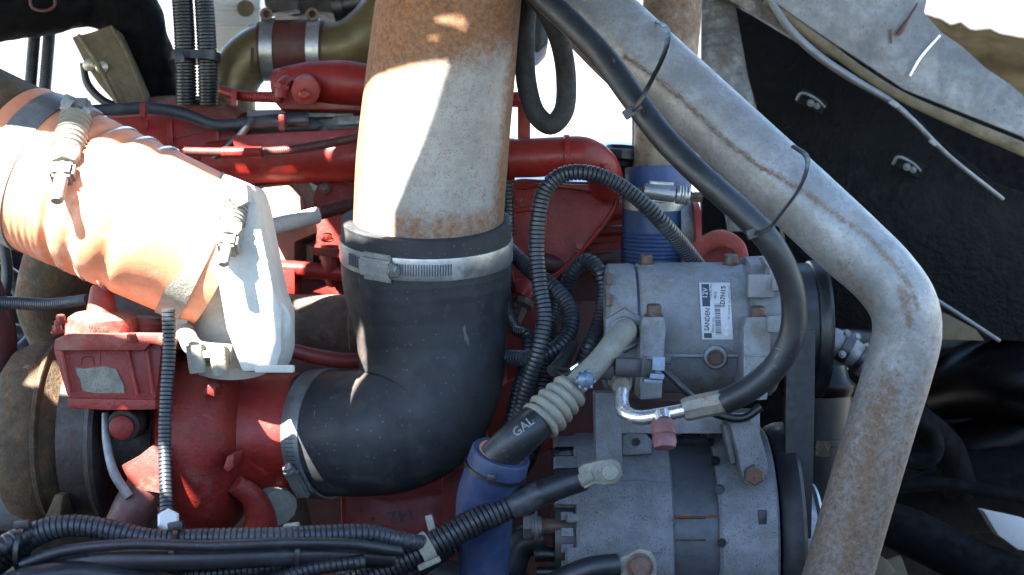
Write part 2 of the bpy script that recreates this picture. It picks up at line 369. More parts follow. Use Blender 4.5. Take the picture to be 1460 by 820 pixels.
# ------------------------------------------------------------------ shared builders
def frame_at(p0, p1, ang, r, along=0):
    A = W(*p0); ax = (W(*p1)-A).normalized(); k = S(1, p0[2]); ref = FW if abs(ax.dot(FW)) < .9 else UP
    no = -(ref-ax*ref.dot(ax)).normalized(); bn = ax.cross(no); a = R_(ang)
    n = no*math.cos(a)+bn*math.sin(a); t = bn*math.cos(a)-no*math.sin(a)
    return A+ax*along*k+n*r*k, t, ax, n, k
def wbox(mb, c, e, size, k, bev=.8):
    bm = bmesh.new(); bmesh.ops.create_cube(bm, size=1)
    for v in bm.verts: v.co = Vector((v.co.x*size[0]*k, v.co.y*size[1]*k, v.co.z*size[2]*k))
    if bev: bmesh.ops.bevel(bm, geom=bm.edges[:], offset=min(bev, min(size)*.3)*k, segments=2, affect='EDGES')
    bm.verts.index_update()
    mb.add([c+e[0]*v.co.x+e[1]*v.co.y+e[2]*v.co.z for v in bm.verts], [[v.index for v in f.verts] for f in bm.faces]); bm.free()
def worm_clamp(parent, p0, p1, r, width, ang, m, slots=(10, 45, 14), flip=1, hw=40, label=None, seg=80):
    hwd = width/2
    c = part('clamp', MB().lathe(p0, p1, [(-hwd, r), (-hwd, r+2.2), (-hwd+1, r+2.6), (hwd-1, r+2.6), (hwd, r+2.2), (hwd, r)], seg), m, parent, label)
    mb = MB(); n = slots[2]
    for i in range(n):
        a = lerp(slots[0], slots[1], i/(n-1)); q, t, ax, nn, k = frame_at(p0, p1, ang+flip*a, r+2.6)
        wbox(mb, q, (t*.94+ax*.3*flip, ax, nn), (1.6, width*.52, .7), k, 0)
    part('slot', mb, ink, c, kind='stuff')
    mb = MB()
    # raised tail of the band under the housing
    q, t, ax, nn, k = frame_at(p0, p1, ang, r+8); wbox(mb, q, (t, ax, nn), (hw, width*.8, 9), k, 3.5)
    q, t, ax, nn, k = frame_at(p0, p1, ang, r+3.4); wbox(mb, q, (t, ax, nn), (hw*.85, width*1.25, 2), k)
    for s_ in (-1, 1):
        for u in (-.24, .24):
            q, t, ax, nn, k = frame_at(p0, p1, ang, r+5, s_*width*.56); wbox(mb, q+t*u*hw*k, (t, ax, nn), (hw*.28, 3.4, 3), k)
    h = part('screw_housing', mb, m, c)
    q, t, ax, nn, k = frame_at(p0, p1, ang, r+9.5)
    mb = MB().wlathe(q+t*flip*hw*.45*k, t*flip, [(0, 6*k*width/28), (3*k, 9*k*width/28), (6*k, 9*k*width/28), (6.2*k, 7*k*width/28)], 24)
    mb.wlathe(q+t*flip*(hw*.45+6)*k, t*flip, [(0, 8*k*width/28), (6*k, 8*k*width/28), (7.5*k, 6.5*k*width/28), (7.5*k, 0)], 6)
    part('screw', mb, zinc_d, c)
    return c
def bolt(parent, px, py, d, dv, r, h, m=None, **kw):
    return part('bolt', MB().bolt(px, py, d, dv, r, h, **kw), m or rbolt, parent)
TOC = (0, .15, -1)

# ================================================================== THE SETTING
g = MB(); g.add([(-60, -8, 0), (60, -8, 0), (60, 160, 0), (-60, 160, 0)], [(0, 1, 2, 3)])
o = part('ground', g, ground_m, kind='structure')

# ================================================================== ENGINE BLOCK
eng = thing('engine_block', 'red painted diesel engine behind the large rubber elbow hose', 'engine', (560, 820, .33))
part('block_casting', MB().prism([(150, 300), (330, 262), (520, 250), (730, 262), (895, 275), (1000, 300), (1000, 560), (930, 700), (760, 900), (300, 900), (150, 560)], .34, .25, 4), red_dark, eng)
# rail-like intake manifold left of the big pipe
part('intake_rail', MB().tube([(300, 232, .2, 30), (360, 228, .19, 33), (430, 226, .18, 35), (520, 222, .17, 36), (560, 220, .17, 36)], 32), red, eng)
part('rail_flange', MB().prism([(330, 193), (520, 183), (522, 208), (335, 214)], .15, .05, 1.5).prism([(250, 236), (300, 226), (345, 192), (300, 186), (240, 200)], .2, .08, 2), red, eng)
# rocker covers
part('rocker_cover', MB().prism([(160, 168), (250, 163), (350, 178), (338, 214), (250, 226), (168, 212)], .21, .16, 3), red, eng)
part('rocker_cover', MB().tube([(165, 168, .3, 24), (240, 165, .29, 28), (300, 168, .28, 30), (350, 182, .26, 22)], 28, flat=1.3), red_dusty, eng)
part('cover_rib', MB().box(243, 186, .2, 8, 42, 10, rot=3).box(205, 178, .2, 13, 14, 8).box(310, 190, .2, 7, 40, 10), red, eng)
part('gasket_plate', MB().prism([(352, 157), (530, 153), (530, 184), (440, 186), (352, 188)], .25, .2, 2).box(470, 163, .235, 70, 10, 20, rot=2).box(505, 172, .22, 60, 12, 14, rot=3), zinc_d, eng)
part('injector_cover', MB().prism([(330, 172), (445, 166), (460, 176), (452, 186), (332, 188)], .2, .05, 3), blk, eng)
# bleached head area between the orange hose and the big pipe
part('head_casting', MB().prism([(340, 268), (395, 262), (440, 258), (452, 282), (456, 330), (420, 345), (420, 405), (340, 420)], .2, .14, 3), dust_head, eng)
part('head_casting', MB().prism([(372, 268), (412, 264), (428, 282), (430, 312), (378, 330)], .17, .05, 4), dust_head, eng)
part('pump_bracket', MB().prism([(446, 285), (452, 264), (478, 256), (505, 262), (520, 275), (520, 372), (498, 384), (446, 362), (452, 330)], .19, .1, 3), red_rough, eng)
part('bracket_ledge', MB().prism([(442, 352), (500, 356), (515, 364), (497, 370), (444, 363)], .165, .05, 1.5), red_rough, eng)
bolt(eng, 467, 343, .16, (0, .9, -.3), 7, 10, red_rough); bolt(eng, 463, 268, .18, TOC, 6, 6, rbolt)
part('down_pipe', MB().tube([(470, 350, .18, 13), (471, 385, .18, 13), (475, 402, .19, 11)], 20).lathe((471, 362, .18), (471, 372, .18), [(0, 16), (8, 16)], 20), red, eng)
part('coolant_tube', MB().tube([(340, 380, .18, 12), (420, 384, .18, 12), (495, 390, .18, 12)], 20), red, eng)
part('side_tab', MB().prism([(368, 385), (420, 385), (420, 420), (404, 418), (398, 396), (372, 398)], .17, .05, 1.5), red, eng)
part('head_ledge', MB().prism([(330, 396), (500, 400), (500, 424), (330, 430)], .22, .1, 3), red_rough, eng)
# right of the big pipe: water outlet, angled cover
part('water_outlet', MB().tube([(690, 227, .1, 27), (760, 225, .1, 28), (800, 223, .1, 28), (832, 224, .1, 29), (855, 238, .11, 27), (866, 268, .14, 24)], 36)
     .lathe((803, 223, .1), (812, 223, .1), [(0, 29), (1, 31), (8, 31), (9, 29)], 36), red, eng)
part('outlet_flange', MB().lathe((726, 227, .1), (736, 227, .1), [(0, 30), (8, 30)], 30).box(862, 252, .1, 40, 10, 40, rot=-14), red, eng)
bolt(eng, 861, 241, .09, (.1, 1, -.2), 7, 7, red)
part('front_cover', MB().prism([(700, 262), (745, 254), (880, 262), (884, 292), (868, 318), (840, 352), (812, 380), (786, 404), (760, 424), (732, 402), (724, 330)], .15, .1, 5), red_rough, eng)
for x, y in ((742, 285), (868, 284), (826, 352), (770, 405)): bolt(eng, x, y, .148, TOC, 6, 7, red)
part('cover_rim', MB().tube([(738, 268, .148, 3), (800, 262, .146, 3), (876, 270, .146, 3), (878, 292, .147, 3), (862, 318, .148, 3), (836, 350, .148, 3), (806, 380, .148, 3), (762, 416, .148, 3)], 8), red, eng)
part('front_cover', MB().prism([(722, 338), (772, 342), (778, 402), (790, 420), (790, 640), (722, 660)], .17, .08, 3), red_rough, eng)
part('cover_shoulder', MB().prism([(800, 262), (870, 264), (866, 278), (820, 270), (786, 266)], .135, .05, 3), red, eng)
cv = part('casting_boss', MB().tube([(735, 300, .148, 4), (775, 300, .148, 3), (776, 345, .148, 2.5), (772, 400, .149, 2)], 10), red, eng)
for t_, x_, y_, r_ in (('C', 805, 297, 0), ('2 ASSY', 810, 335, -92), ('C1', 824, 333, -90)):
    text(t_, x_, y_, 15 if t_ == 'C' else 11, r_, lambda X, Y: .15, red_rough, eng, 'cast_mark', lift=.0008)
part('block_rib', MB().tube([(850, 330, .2, 8), (905, 328, .2, 8)], 14).tube([(840, 310, .24, 10), (905, 300, .24, 10)], 14).box(870, 352, .24, 90, 10, 20, rot=4).box(850, 380, .24, 120, 14, 20, rot=2).box(860, 318, .25, 90, 60, 30), red_rough, eng)
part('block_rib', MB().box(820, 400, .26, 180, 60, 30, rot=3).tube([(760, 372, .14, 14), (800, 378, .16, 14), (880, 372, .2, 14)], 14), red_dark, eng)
part('vent_post', MB().box(747, 172, .12, 18, 62, 18).lathe((737, 152, .11), (737, 135, .11), [(0, 11), (6, 15), (14, 14), (20, 8), (21, 0)], 20), red, eng)
part('oil_fitting', MB().lathe((752, 405, .12), (740, 428, .11), [(0, 10), (3, 16), (14, 17), (26, 12), (27, 0)], 24), red, eng)
part('oil_fitting', MB().lathe((748, 428, .11), (736, 462, .1), [(0, 14), (10, 15), (14, 8), (40, 6), (40, 0)], 8), rbolt, eng)
part('lower_casting', MB().prism([(484, 690), (550, 712), (640, 700), (650, 720), (646, 800), (600, 860), (490, 860)], .12, .15, 8), red, eng)
part('lower_casting', MB().prism([(630, 640), (672, 650), (660, 760), (630, 770)], .1, .1, 4), red_rough, eng)
text('142', 573, 735, 26, 192, lambda X, Y: .12, ink, eng, 'painted_number', lift=.001)
part('lower_web', MB().prism([(700, 560), (760, 520), (790, 620), (720, 700), (690, 650)], .16, .1, 4), red_rough, eng)
# lifting eye, curved red bracket near the compressor
part('lifting_eye', MB().tube([(975, 385, .1, 9), (1000, 352, .1, 12), (1028, 340, .1, 13), (1052, 352, .1, 11), (1060, 380, .1, 9)], 16, flat=.5)
     .prism([(985, 375), (1000, 345), (1030, 338), (1050, 350), (1058, 385)], .115, .02, 2), red_dusty, eng)
part('pump_housing', MB().lathe((965, 330, .16), (1000, 330, .16), [(0, 60), (20, 58), (28, 40), (30, 0)], 32), zinc_d, eng)
part('gear_cover_rim', MB().lathe((985, 350, .14), (993, 350, .14), [(0, 64), (8, 64), (9, 0)], 40), red, eng)
part('mount_shelf', MB().box(960, 578, .07, 170, 16, 60).box(880, 574, .08, 60, 14, 40), red_dark, eng)
# red sensor housing at the top
hs = part('sensor_housing', MB().tube([(395, 120, .22, 22), (440, 118, .21, 30), (490, 118, .2, 32), (530, 122, .2, 30)], 28).prism([(388, 112), (400, 96), (470, 92), (530, 108), (530, 158), (400, 156), (386, 138)], .2, .06, 4), red, eng)
part('sensor_cap', MB().lathe((438, 125, .2), (432, 137, .12), [(0, 22), (10, 22), (44, 21), (50, 20), (51, 11), (51, 0)], 40), red, hs)
part('cap_button', MB().lathe((434, 134, .155), (431.5, 138, .13), [(0, 8), (8, 8), (11, 5), (11, 0)], 24), red, hs)
part('elbow_fitting', MB().tube([(400, 139, .17, 9), (402, 125, .17, 10), (410, 116, .18, 10)], 16).lathe((401, 127, .17), (403, 118, .17), [(0, 13), (6, 13)], 6), red, hs)

# block of casting bosses on the dark side
lt = thing('corrugated_breather_line', 'thin red painted corrugated line running into the red sensor housing', 'hose', (330, 140, .19))
part('line', MB().tube([(316, 129, .21, 7), (335, 135, .2, 7.5), (365, 138, .19, 7.5), (402, 139, .18, 8)], 14, corr=(4.5, .22)), red, lt)
part('bracket_clip', MB().box(334, 141, .19, 8, 22, 12, rot=-5), red, lt)

# ================================================================== OLIVE ELBOW WITH CLAMPED MAROON HOSE (top)
el = thing('crossover_pipe', 'tarnished olive elbow pipe joined by a maroon sleeve and two bright bands at the top', 'pipe', (330, 160, .3))
part('elbow', MB().tube([(330, 170, .3, 34), (331, 128, .3, 35), (345, 95, .3, 37), (372, 74, .3, 38), (400, 71, .3, 38)], 36), olive, el)
part('rib', MB().box(359, 86, .262, 4, 36, 6, rot=-4, bev=2), iron_d, el)
part('sleeve', MB().tube([(372, 73, .3, 41), (400, 71, .3, 42), (430, 70, .3, 41), (462, 71, .3, 40)], 36), maroon, el)
part('pipe', MB().tube([(455, 71, .3, 37), (480, 70, .3, 37), (505, 62, .3, 38), (530, 45, .3, 40), (560, 15, .31, 44)], 36), olive, el)
part('lower_pipe', MB().tube([(455, 92, .32, 20), (500, 95, .32, 22), (540, 88, .32, 24)], 24), olive, el)
for x in (385, 450):
    c = part('band_clamp', MB().lathe((x-9, 71, .3), (x+9, 71, .3), [(0, 43), (0, 45), (18, 45), (18, 43)], 60), zinc, el)
    part('clamp_lug', MB().box(x-6, 26, .3, 13, 14, 16, bev=3).lathe((x-6, 20, .3), (x-4, 20, .25), [(0, 9), (36, 9), (36, 5), (20, 4.5), (20, 0)], 24), rbolt, c)
xb = thing('dark_pump_body', 'dark grimy pump body above the maroon sleeve at the top edge', 'pump', (440, 30, .33))
part('body', MB().prism([(372, -20), (378, 10), (420, 24), (455, 16), (490, 22), (520, -20)], .34, .1, 4).box(405, 8, .31, 40, 22, 30, rot=8), iron_d, xb)
part('flange', MB().lathe((475, 10, .33), (520, 0, .33), [(0, 28), (14, 28), (14, 22), (60, 22)], 28), blk, xb)

jug = thing('reservoir_tank', 'pale plastic reservoir tank behind the olive elbow', 'tank', (338, 80, .5))
part('body', MB().prism([(302, -10), (372, -10), (372, 72), (310, 78), (298, 50)], .5, .12, 8), white_pl, jug)
part('seam', MB().box(338, 12, .495, 68, 4, 6).box(338, 34, .495, 70, 3, 6).box(352, 55, .495, 3, 40, 6), white_pl, jug)
part('cap', MB().lathe((350, 12, .49), (350, 12, .46), [(0, 12), (20, 12), (22, 0)], 24), canvas, jug)

# ================================================================== BLACK DUCT, CANVAS STRAP, TUBES (top left)
dk = thing('air_duct', 'bulky black air duct sagging across the top left corner', 'duct', (200, 140, .3))
part('duct_skin', MB().tube([(-160, 5, .26, 62), (-40, 8, .27, 55), (60, 2, .28, 48), (130, -8, .3, 46), (178, 14, .31, 46), (200, 70, .32, 44), (212, 130, .33, 46), (222, 190, .33, 46)], 40, jitter=.06), blk_matt, dk)
mb = MB(); mb.tube([(43, -2, .215, 2.2), (44, 8, .215, 2.2), (52, 14, .215, 2.2), (70, 14, .215, 2.2), (78, 8, .215, 2.2), (78, -2, .215, 2.2)], 8)
part('pull_tab', mb, maroon, dk)
st = thing('canvas_flap', 'olive canvas flap with two snap rivets hanging under the black duct', 'flap', (160, 150, .26))
part('flap', MB().prism([(101, 52), (128, 46), (155, 36), (166, 42), (180, 75), (206, 140), (212, 150), (168, 152), (140, 120), (120, 90)], .26, .035, 4), canvas, st)
part('hem', MB().tube([(112, 50, .255, 3), (135, 84, .25, 4), (170, 150, .255, 3)], 8).tube([(158, 37, .258, 2), (180, 76, .258, 2.5), (207, 142, .258, 2)], 8), canvas, st)
for x, y in ((127, 93), (145, 96)): part('rivet', MB().lathe((x, y, .255), (x, y, .245), [(0, 9), (4, 9), (6, 6), (7, 0)], 20), brass, st)
part('edge_tape', MB().tube([(118, 90, .27, 5), (125, 120, .27, 6), (145, 142, .27, 6), (165, 152, .27, 6)], 12), blk, st)
for i, (x, r, lb) in enumerate(((262, 15, 'left of the two black corrugated conduits beside the black duct'), (293, 14, 'right of the two black corrugated conduits, next to the pale tank'))):
    part('corrugated_conduit', MB().tube([(x-8, -60, .24, r), (x-2, 0, .24, r), (x+2, 70, .24, r), (x+4, 150, .25, r)], 18, corr=(5.5, .16)), loom, None, lb, cat='conduit', group='corrugated conduits at the top left')
tb = thing('conduit_strap', 'dark strap holding the two black corrugated conduits together', 'strap', (278, 84, .22))
part('band', MB().lathe((278, 76, .24), (278, 88, .24), [(0, 34), (0, 36), (12, 36), (12, 34)], 30), blk, tb); part('buckle', MB().box(256, 80, .2, 14, 20, 10, rot=6), blk, tb)
for i, (x, lb) in enumerate(((42, 'left grey flexible line passing behind the orange hose'), (63, 'right grey flexible line passing behind the orange hose'))):
    part('flexible_line', MB().tube([(x+12, -20, .4, 9), (x+8, 40, .4, 9), (x, 140, .4, 9)], 14, corr=(5, .1)), loom_grey, None, lb, cat='hose', group='grey flexible lines at the left')

# ================================================================== ORANGE CHARGE HOSE
oh = thing('charge_air_hose', 'fat orange silicone charge hose with wire rings and spring clamps, upper left', 'hose', (200, 420, -.05))
part('inlet_pipe', MB().tube([(-160, 136, -.02, 104), (-60, 186, -.03, 106), (30, 231, -.04, 107)], 48), iron, oh, stain=lambda x, y, d: .2)
def hosep(l): # hump profile for the wire-ringed part
    v = 1.0
    for c in (.41, .51, .61): v -= .05*math.exp(-((l-c)/.02)**2)
    v += .006*math.sin(l*190) if l < .35 else 0
    return v
part('silicone_sleeve', MB().tube([(22, 229, -.045, 112), (58, 247, -.05, 113), (120, 276, -.06, 112), (190, 308, -.07, 111), (260, 340, -.06, 109), (318, 367, -.05, 107)], 72, step=3, prof=hosep), sil_orange, oh)
pts = [(-12, 211), (50, 243), (120, 276), (190, 308), (260, 340), (318, 367)]
for t_ in (.40, .50, .60):
    x = 22+296*t_+2; y = 229+138*t_+1
    a = (x, y, -.062); b = (x+8, y+3.8, -.063)
    part('wire_ring', MB().lathe(a, b, [(-3, 106), (-2.2, 112), (0, 113.6), (2.2, 112), (3, 106), (-3, 106)], 72), silver, oh)
def tbolt_clamp(parent, p, q, r, wd, a_, b_, m=zinc_d, sc=1.0):
    c = part('t_bolt_clamp', MB().lathe(p, q, [(-wd/2, r), (-wd/2, r+2.5), (wd/2, r+2.5), (wd/2, r)], 80), m, parent)
    A = W(*a_); B = W(*b_); t = (B-A).normalized(); L_ = (B-A).length; k = S(1, a_[2])*sc; sd = t.cross(FW).normalized(); bk = sd.cross(t)
    for f_ in (.06, .9):
        mb = MB(); wbox(mb, A+t*L_*f_+FW*10*k, (t, sd, bk), (22, wd*.85/sc, 34), k, 4); part('trunnion', mb, m, c)
    mb = MB(); mb.wlathe(A+t*L_*.14, t, [(0, 14*k), (2*k, 17*k), (L_*.44, 17*k), (L_*.46, 14*k)], 28)
    for i in range(7): mb.wlathe(A+t*L_*(.15+.06*i), t, [(0, 16*k), (1.5*k, 19.5*k), (4*k, 19.5*k), (5.5*k, 16*k)], 28)
    part('spring', mb, dusty_al, c)
    part('nut', MB().wlathe(A+t*L_*.6, t, [(0, 19*k), (12*k, 20*k), (19*k, 15*k), (19*k, 0)], 6), dusty_al, c)
    part('bolt', MB().wlathe(A, t, [(0, 8*k), (L_*1.2, 8*k), (L_*1.22, 6*k), (L_*1.22, 0)], 16), dusty_al, c)
    return c
tbolt_clamp(oh, (58, 247, -.05), (74, 254.5, -.052), 113, 40, (112, 152, -.088), (86, 262, -.136), zinc_d, 1.2)
tbolt_clamp(oh, (284, 352, -.055), (300, 359.5, -.053), 108, 34, (340, 270, -.105), (322, 358, -.137), dusty_al, 1.0)
part('band_buckle', MB().prism([(92, 132), (110, 140), (134, 156), (126, 172), (100, 162), (84, 148)], -.09, .03, 4).box(96, 150, -.098, 14, 20, 12, rot=-30, bev=3).box(122, 162, -.098, 14, 18, 12, rot=-30, bev=3), zinc_d, oh)
# actuator/elbow casting under the hose end
ve = thing('outlet_casting', 'pale bleached aluminium outlet casting at the end of the orange hose', 'casting', (330, 530, -.02))
part('casting', MB().tube([(296, 358, -.04, 98), (312, 378, -.04, 84), (326, 420, -.03, 70), (330, 470, -.02, 66), (330, 520, -.01, 58)], 44), sunlit, ve)
part('flange_block', MB().prism([(316, 246), (356, 262), (366, 290), (382, 372), (394, 425), (402, 442), (402, 500), (394, 528), (345, 532), (322, 470), (306, 380), (306, 300)], -.115, .07, 9), sunlit, ve)
part('boss', MB().lathe((376, 462, -.1), (376, 462, -.14), [(0, 40), (16, 40), (20, 36), (22, 14), (16, 12), (16, 0)], 36).lathe((342, 398, -.09), (342, 398, -.13), [(0, 18), (20, 18), (24, 12), (24, 0)], 24), sunlit, ve)
part('handle_tab', MB().box(392, 526, -.12, 56, 11, 14, rot=0, bev=4), sunlit, ve)
part('lug', MB().prism([(322, 250), (352, 262), (354, 288), (338, 296), (316, 272)], -.13, .05, 4), sunlit, ve)
cc = thing('cable_clip_block', 'grey moulded clip block of open barrels under the bleached casting', 'clip', (295, 535, -.08))
part('band', MB().lathe((262, 452, -.05), (322, 470, -.05), [(0, 44), (0, 46), (16, 46), (16, 44)], 40), dusty_al, cc)
part('saddle', MB().tube([(262, 470, -.07, 14), (280, 498, -.09, 14), (330, 506, -.09, 15)], 16), dusty_al, cc)
for x, y in ((278, 492), (311, 495)):
    part('barrel', MB().lathe((x, y, -.1), (x+4, y+38, -.1), [(0, 9), (0, 13), (32, 12.5), (40, 11), (40, 0)], 28).lathe((x, y+1, -.1), (x+.5, y+8, -.1), [(0, 9), (5, 9), (5, 0)], 24), dusty_al, cc)
part('saddle_web', MB().box(295, 505, -.1, 40, 10, 12).box(292, 515, -.09, 36, 14, 10), dusty_al, cc)

# ================================================================== TURBOCHARGER
tu = thing('turbocharger', 'large turbocharger with rusty turbine scroll and red painted compressor scroll, lower left', 'turbocharger', (220, 760, .02))
TX = lambda x: (x, 618, .02)
part('compressor_scroll', MB().lathe((0, 622, .03), (100, 622, .03), [(236, 60), (240, 112), (252, 128), (275, 139), (302, 143), (326, 137), (342, 120), (352, 95), (356, 60)], 96), red_rough, tu)
part('outlet_duct', MB().tube([(318, 624, .03, 98), (345, 622, .032, 92), (380, 619, .034, 88), (420, 618, .036, 87), (462, 618, .034, 85.5)], 64), red, tu)
part('scroll_rib', MB().prism([(318, 668), (324, 650), (334, 648), (332, 668), (325, 674)], -.085, .05, 3).prism([(288, 560), (298, 547), (308, 552), (306, 566)], -.068, .03, 2), red_rough, tu)
part('scroll_foot', MB().tube([(335, 690, -.03, 14), (362, 712, -.02, 18), (372, 748, -.01, 24), (360, 780, 0, 26)], 20), red_rough, tu)
part('inlet_stub', MB().lathe((378, 700, .03), (410, 740, -.02), [(0, 34), (28, 36), (28, 28), (60, 28), (60, 0)], 12), dusty_al, tu)
part('brown_flange', MB().lathe((420, 735, .07), (440, 730, .07), [(0, 70), (10, 70), (12, 0)], 40), iron, tu)
part('turbine_scroll', MB().lathe((0, 616, .03), (100, 616, .03), [(-40, 40), (14, 70), (20, 104), (30, 118), (50, 127), (72, 130), (84, 127), (96, 120), (110, 98), (130, 84), (146, 80), (148, 50)], 96), iron, tu)
part('scroll_edge', MB().lathe((0, 616, .03), (100, 616, .03), [(82, 128), (84, 131), (89, 131), (92, 126)], 96), iron, tu)
part('bearing_housing', MB().lathe((0, 620, .02), (100, 620, .02), [(112, 112), (150, 114), (152, 70), (236, 66), (240, 112)], 64), iron_d, tu)
part('v_band', MB().lathe((0, 620, .02), (100, 620, .02), [(150, 116), (152, 120), (158, 122), (164, 120), (168, 114), (170, 100)], 64), iron_d, tu)
part('oil_port', MB().lathe((190, 600, -.03), (164, 612, -.09), [(0, 24), (24, 24), (60, 23), (62, 21), (62, 15), (46, 14), (46, 0)], 32), iron_d, tu)
part('oil_port_ring', MB().lathe((176, 608, -.062), (170, 611, -.08), [(0, 17), (18, 17), (20, 14), (20, 0)], 24), red_rough, tu)
part('drain_elbow', MB().tube([(222, 665, -.03, 28), (208, 694, -.05, 28), (192, 722, -.06, 30), (175, 760, -.06, 30)], 28).lathe((204, 700, -.05), (198, 712, -.052), [(0, 31), (2, 34), (8, 34), (10, 31)], 28), maroon, tu)
part('curved_rod', MB().tube([(150, 590, -.06, 5), (152, 630, -.07, 6), (163, 675, -.075, 7), (184, 708, -.075, 7)], 14), zinc_d, tu)
part('sun_patch_plate', MB().prism([(172, 664), (198, 650), (218, 634), (232, 640), (236, 705), (205, 700), (185, 690)], -.07, .03, 3), red_dusty, tu)  # plate added in the outline of the sun patch, to catch it
part('mount_foot', MB().prism([(62, 742), (78, 705), (90, 706), (84, 745)], -.05, .05, 3), iron, tu)
part('exhaust_outlet', MB().lathe((-60, 690, .05), (20, 690, .05), [(0, 66), (110, 66), (112, 60)], 40), alu2, tu)

# wastegate actuator box
ac = thing('actuator_box', 'red cast actuator with domed cap, cone knob and a flaked bare patch on its front', 'actuator', (150, 585, -.05))
part('box_body', MB().prism([(76, 500), (90, 488), (150, 494), (214, 488), (232, 480), (226, 540), (222, 566), (220, 572), (100, 572), (94, 560)], -.09, .1, 4), red_rough, ac)
part('box_flange', MB().prism([(95, 568), (222, 570), (222, 584), (150, 585), (98, 582)], -.095, .11, 2), red_rough, ac)
part('top_flange', MB().prism([(76, 500), (78, 484), (96, 476), (228, 476), (248, 484), (246, 496), (214, 490), (206, 500), (92, 500)], -.1, .11, 2.5), red_dusty, ac)
part('neck', MB().lathe((148, 520, -.055), (148, 440, -.055), [(0, 50), (36, 50), (38, 54), (44, 54), (46, 46)], 48), red_rough, ac)
dm = part('domed_cap', MB().lathe((146, 486, -.055), (145, 406, -.06), [(0, 48), (4, 51), (22, 51), (34, 47), (40, 38), (43, 24), (44, 20)], 48), red_dusty, ac)
part('cone_knob', MB().lathe((145, 446, -.06), (144.5, 406, -.062), [(0, 24), (4, 21), (36, 15), (40, 12), (41, 0)], 32), red_dusty, ac)
text('MAS-H5%', 132, 456, 8, -6, lambda X, Y: -.085-.0004*(Y-448)*1.2, ink, ac, 'lettering', lift=.004)
part('side_lobe', MB().lathe((205, 492, -.03), (205, 452, -.03), [(0, 34), (30, 34), (38, 28), (42, 10), (42, 0)], 32), red_dusty, ac)
part('bare_patch', MB().prism([(107, 524), (118, 526), (150, 522), (165, 526), (170, 536), (176, 548), (178, 561), (140, 561), (118, 558), (114, 540), (110, 534)], -.0915, .003, .4), chip, ac)
part('raised_outline', MB().tube([(116, 521, -.09, 1.3), (117, 510, -.09, 1.3), (132, 510, -.09, 1.3), (134, 521, -.09, 1.3)], 6).tube([(142, 520, -.09, 1.3), (143, 502, -.09, 1.3), (143, 496, -.09, 1.3)], 6), red_rough, ac)
part('rib', MB().tube([(88, 500, -.095, 3.5), (100, 560, -.095, 3.5)], 8).tube([(182, 500, -.093, 3), (196, 562, -.093, 3)], 8).tube([(210, 500, -.093, 3), (218, 560, -.093, 3)], 8), red_rough, ac)
for x, y in ((82, 474), (87, 460), (188, 486)): bolt(ac, x, y, -.1, (0, 1, -.3), 7, 11, red_rough)

# dark left-hand clutter
p = part('exhaust_elbow', MB().tube([(95, 340, .12, 50), (80, 390, .12, 50), (72, 430, .13, 48), (85, 470, .14, 46), (110, 510, .16, 44)], 36), iron, None, 'rusty brown exhaust elbow dropping behind the thin grey conduit', cat='pipe')
part('side_conduit', MB().tube([(-40, 430, .0, 9), (20, 432, 0, 9), (70, 434, -.01, 9), (125, 427, -.03, 8)], 16, corr=(3.6, .1)), loom_grey, None, 'thin grey corrugated conduit crossing left of the cone knob', cat='conduit')
part('red_pipe_end', MB().tube([(-22, 400, .02, 22), (-12, 470, .02, 34), (-10, 540, .02, 34)], 24), red_dark, None, 'dark red pipe cut by the left edge', cat='pipe')
lb_ = thing('black_hose_bundle', 'tangle of dark hoses in the gloom at the left edge', 'hoses', (20, 470, .25))
for q in (((-30, 380, .25, 14), (20, 400, .25, 14), (60, 480, .27, 14), (80, 520, .3, 14)), ((-30, 520, .22, 12), (30, 500, .22, 12), (70, 450, .24, 12)), ((5, 340, .2, 8), (10, 400, .2, 8), (-10, 470, .2, 8)), ((-30, 470, .28, 18), (40, 480, .28, 18), (100, 470, .3, 16))):
    part('hose', MB().tube(list(q), 14), rubber, lb_)
fb = thing('ball_joint_link', 'grey linkage rod with threaded end at the left edge', 'linkage', (20, 560, -.02))
part('rod', MB().tube([(-20, 590, -.04, 4), (4, 577, -.03, 5), (22, 562, -.03, 6), (44, 540, -.02, 8)], 12), blk, fb)
part('joint', MB().lathe((18, 566, -.03), (26, 556, -.03), [(0, 9), (10, 9), (12, 0)], 16).lathe((40, 534, -.02), (58, 512, .0), [(0, 12), (24, 12), (26, 0)], 18), zinc_d, fb)
part('knuckle', MB().prism([(8, 600), (20, 575), (30, 540), (40, 540), (30, 620), (10, 640)], .02, .04, 4), alu2, fb)

# ================================================================== BIG PIPE + RUBBER ELBOW
bpst = lambda x, y, d: max(1.0*(1-sstep(20, 170, y+ (x-620)*.28)), .55*sstep(270, 318, y-6*math.cos((x-612)/50)), .8*(1-sstep(-104, -84, x-(640-.11*y))), .75*sstep(80, 108, x-(640-.11*y)), .2)*.95
bp_ = thing('intake_pipe', 'wide upright grey steel pipe, rusted brown towards the top edge', 'pipe', (611, 330, 0))
part('pipe_wall', MB().tube([(650, -80, -.05, 102), (640, 0, -.038, 103), (628, 110, -.022, 106), (616, 230, -.005, 108), (611, 312, .007, 107), (608, 360, .014, 106)], 110, step=3), steel_pipe, bp_, stain=bpst)
re_ = thing('rubber_elbow', 'dark rubber elbow joining the upright grey pipe to the red turbo outlet', 'hose', (600, 700, .01))
RP = [(608, 313, .006, 121), (608, 345, .012, 121), (608, 385, .019, 121), (610, 415, .022, 118), (614, 455, .024, 110), (616, 500, .024, 105.5), (613, 545, .02, 102), (598, 584, .015, 98), (562, 609, .01, 93), (520, 617, .012, 90), (485, 618, .022, 89), (444, 618, .036, 90)]
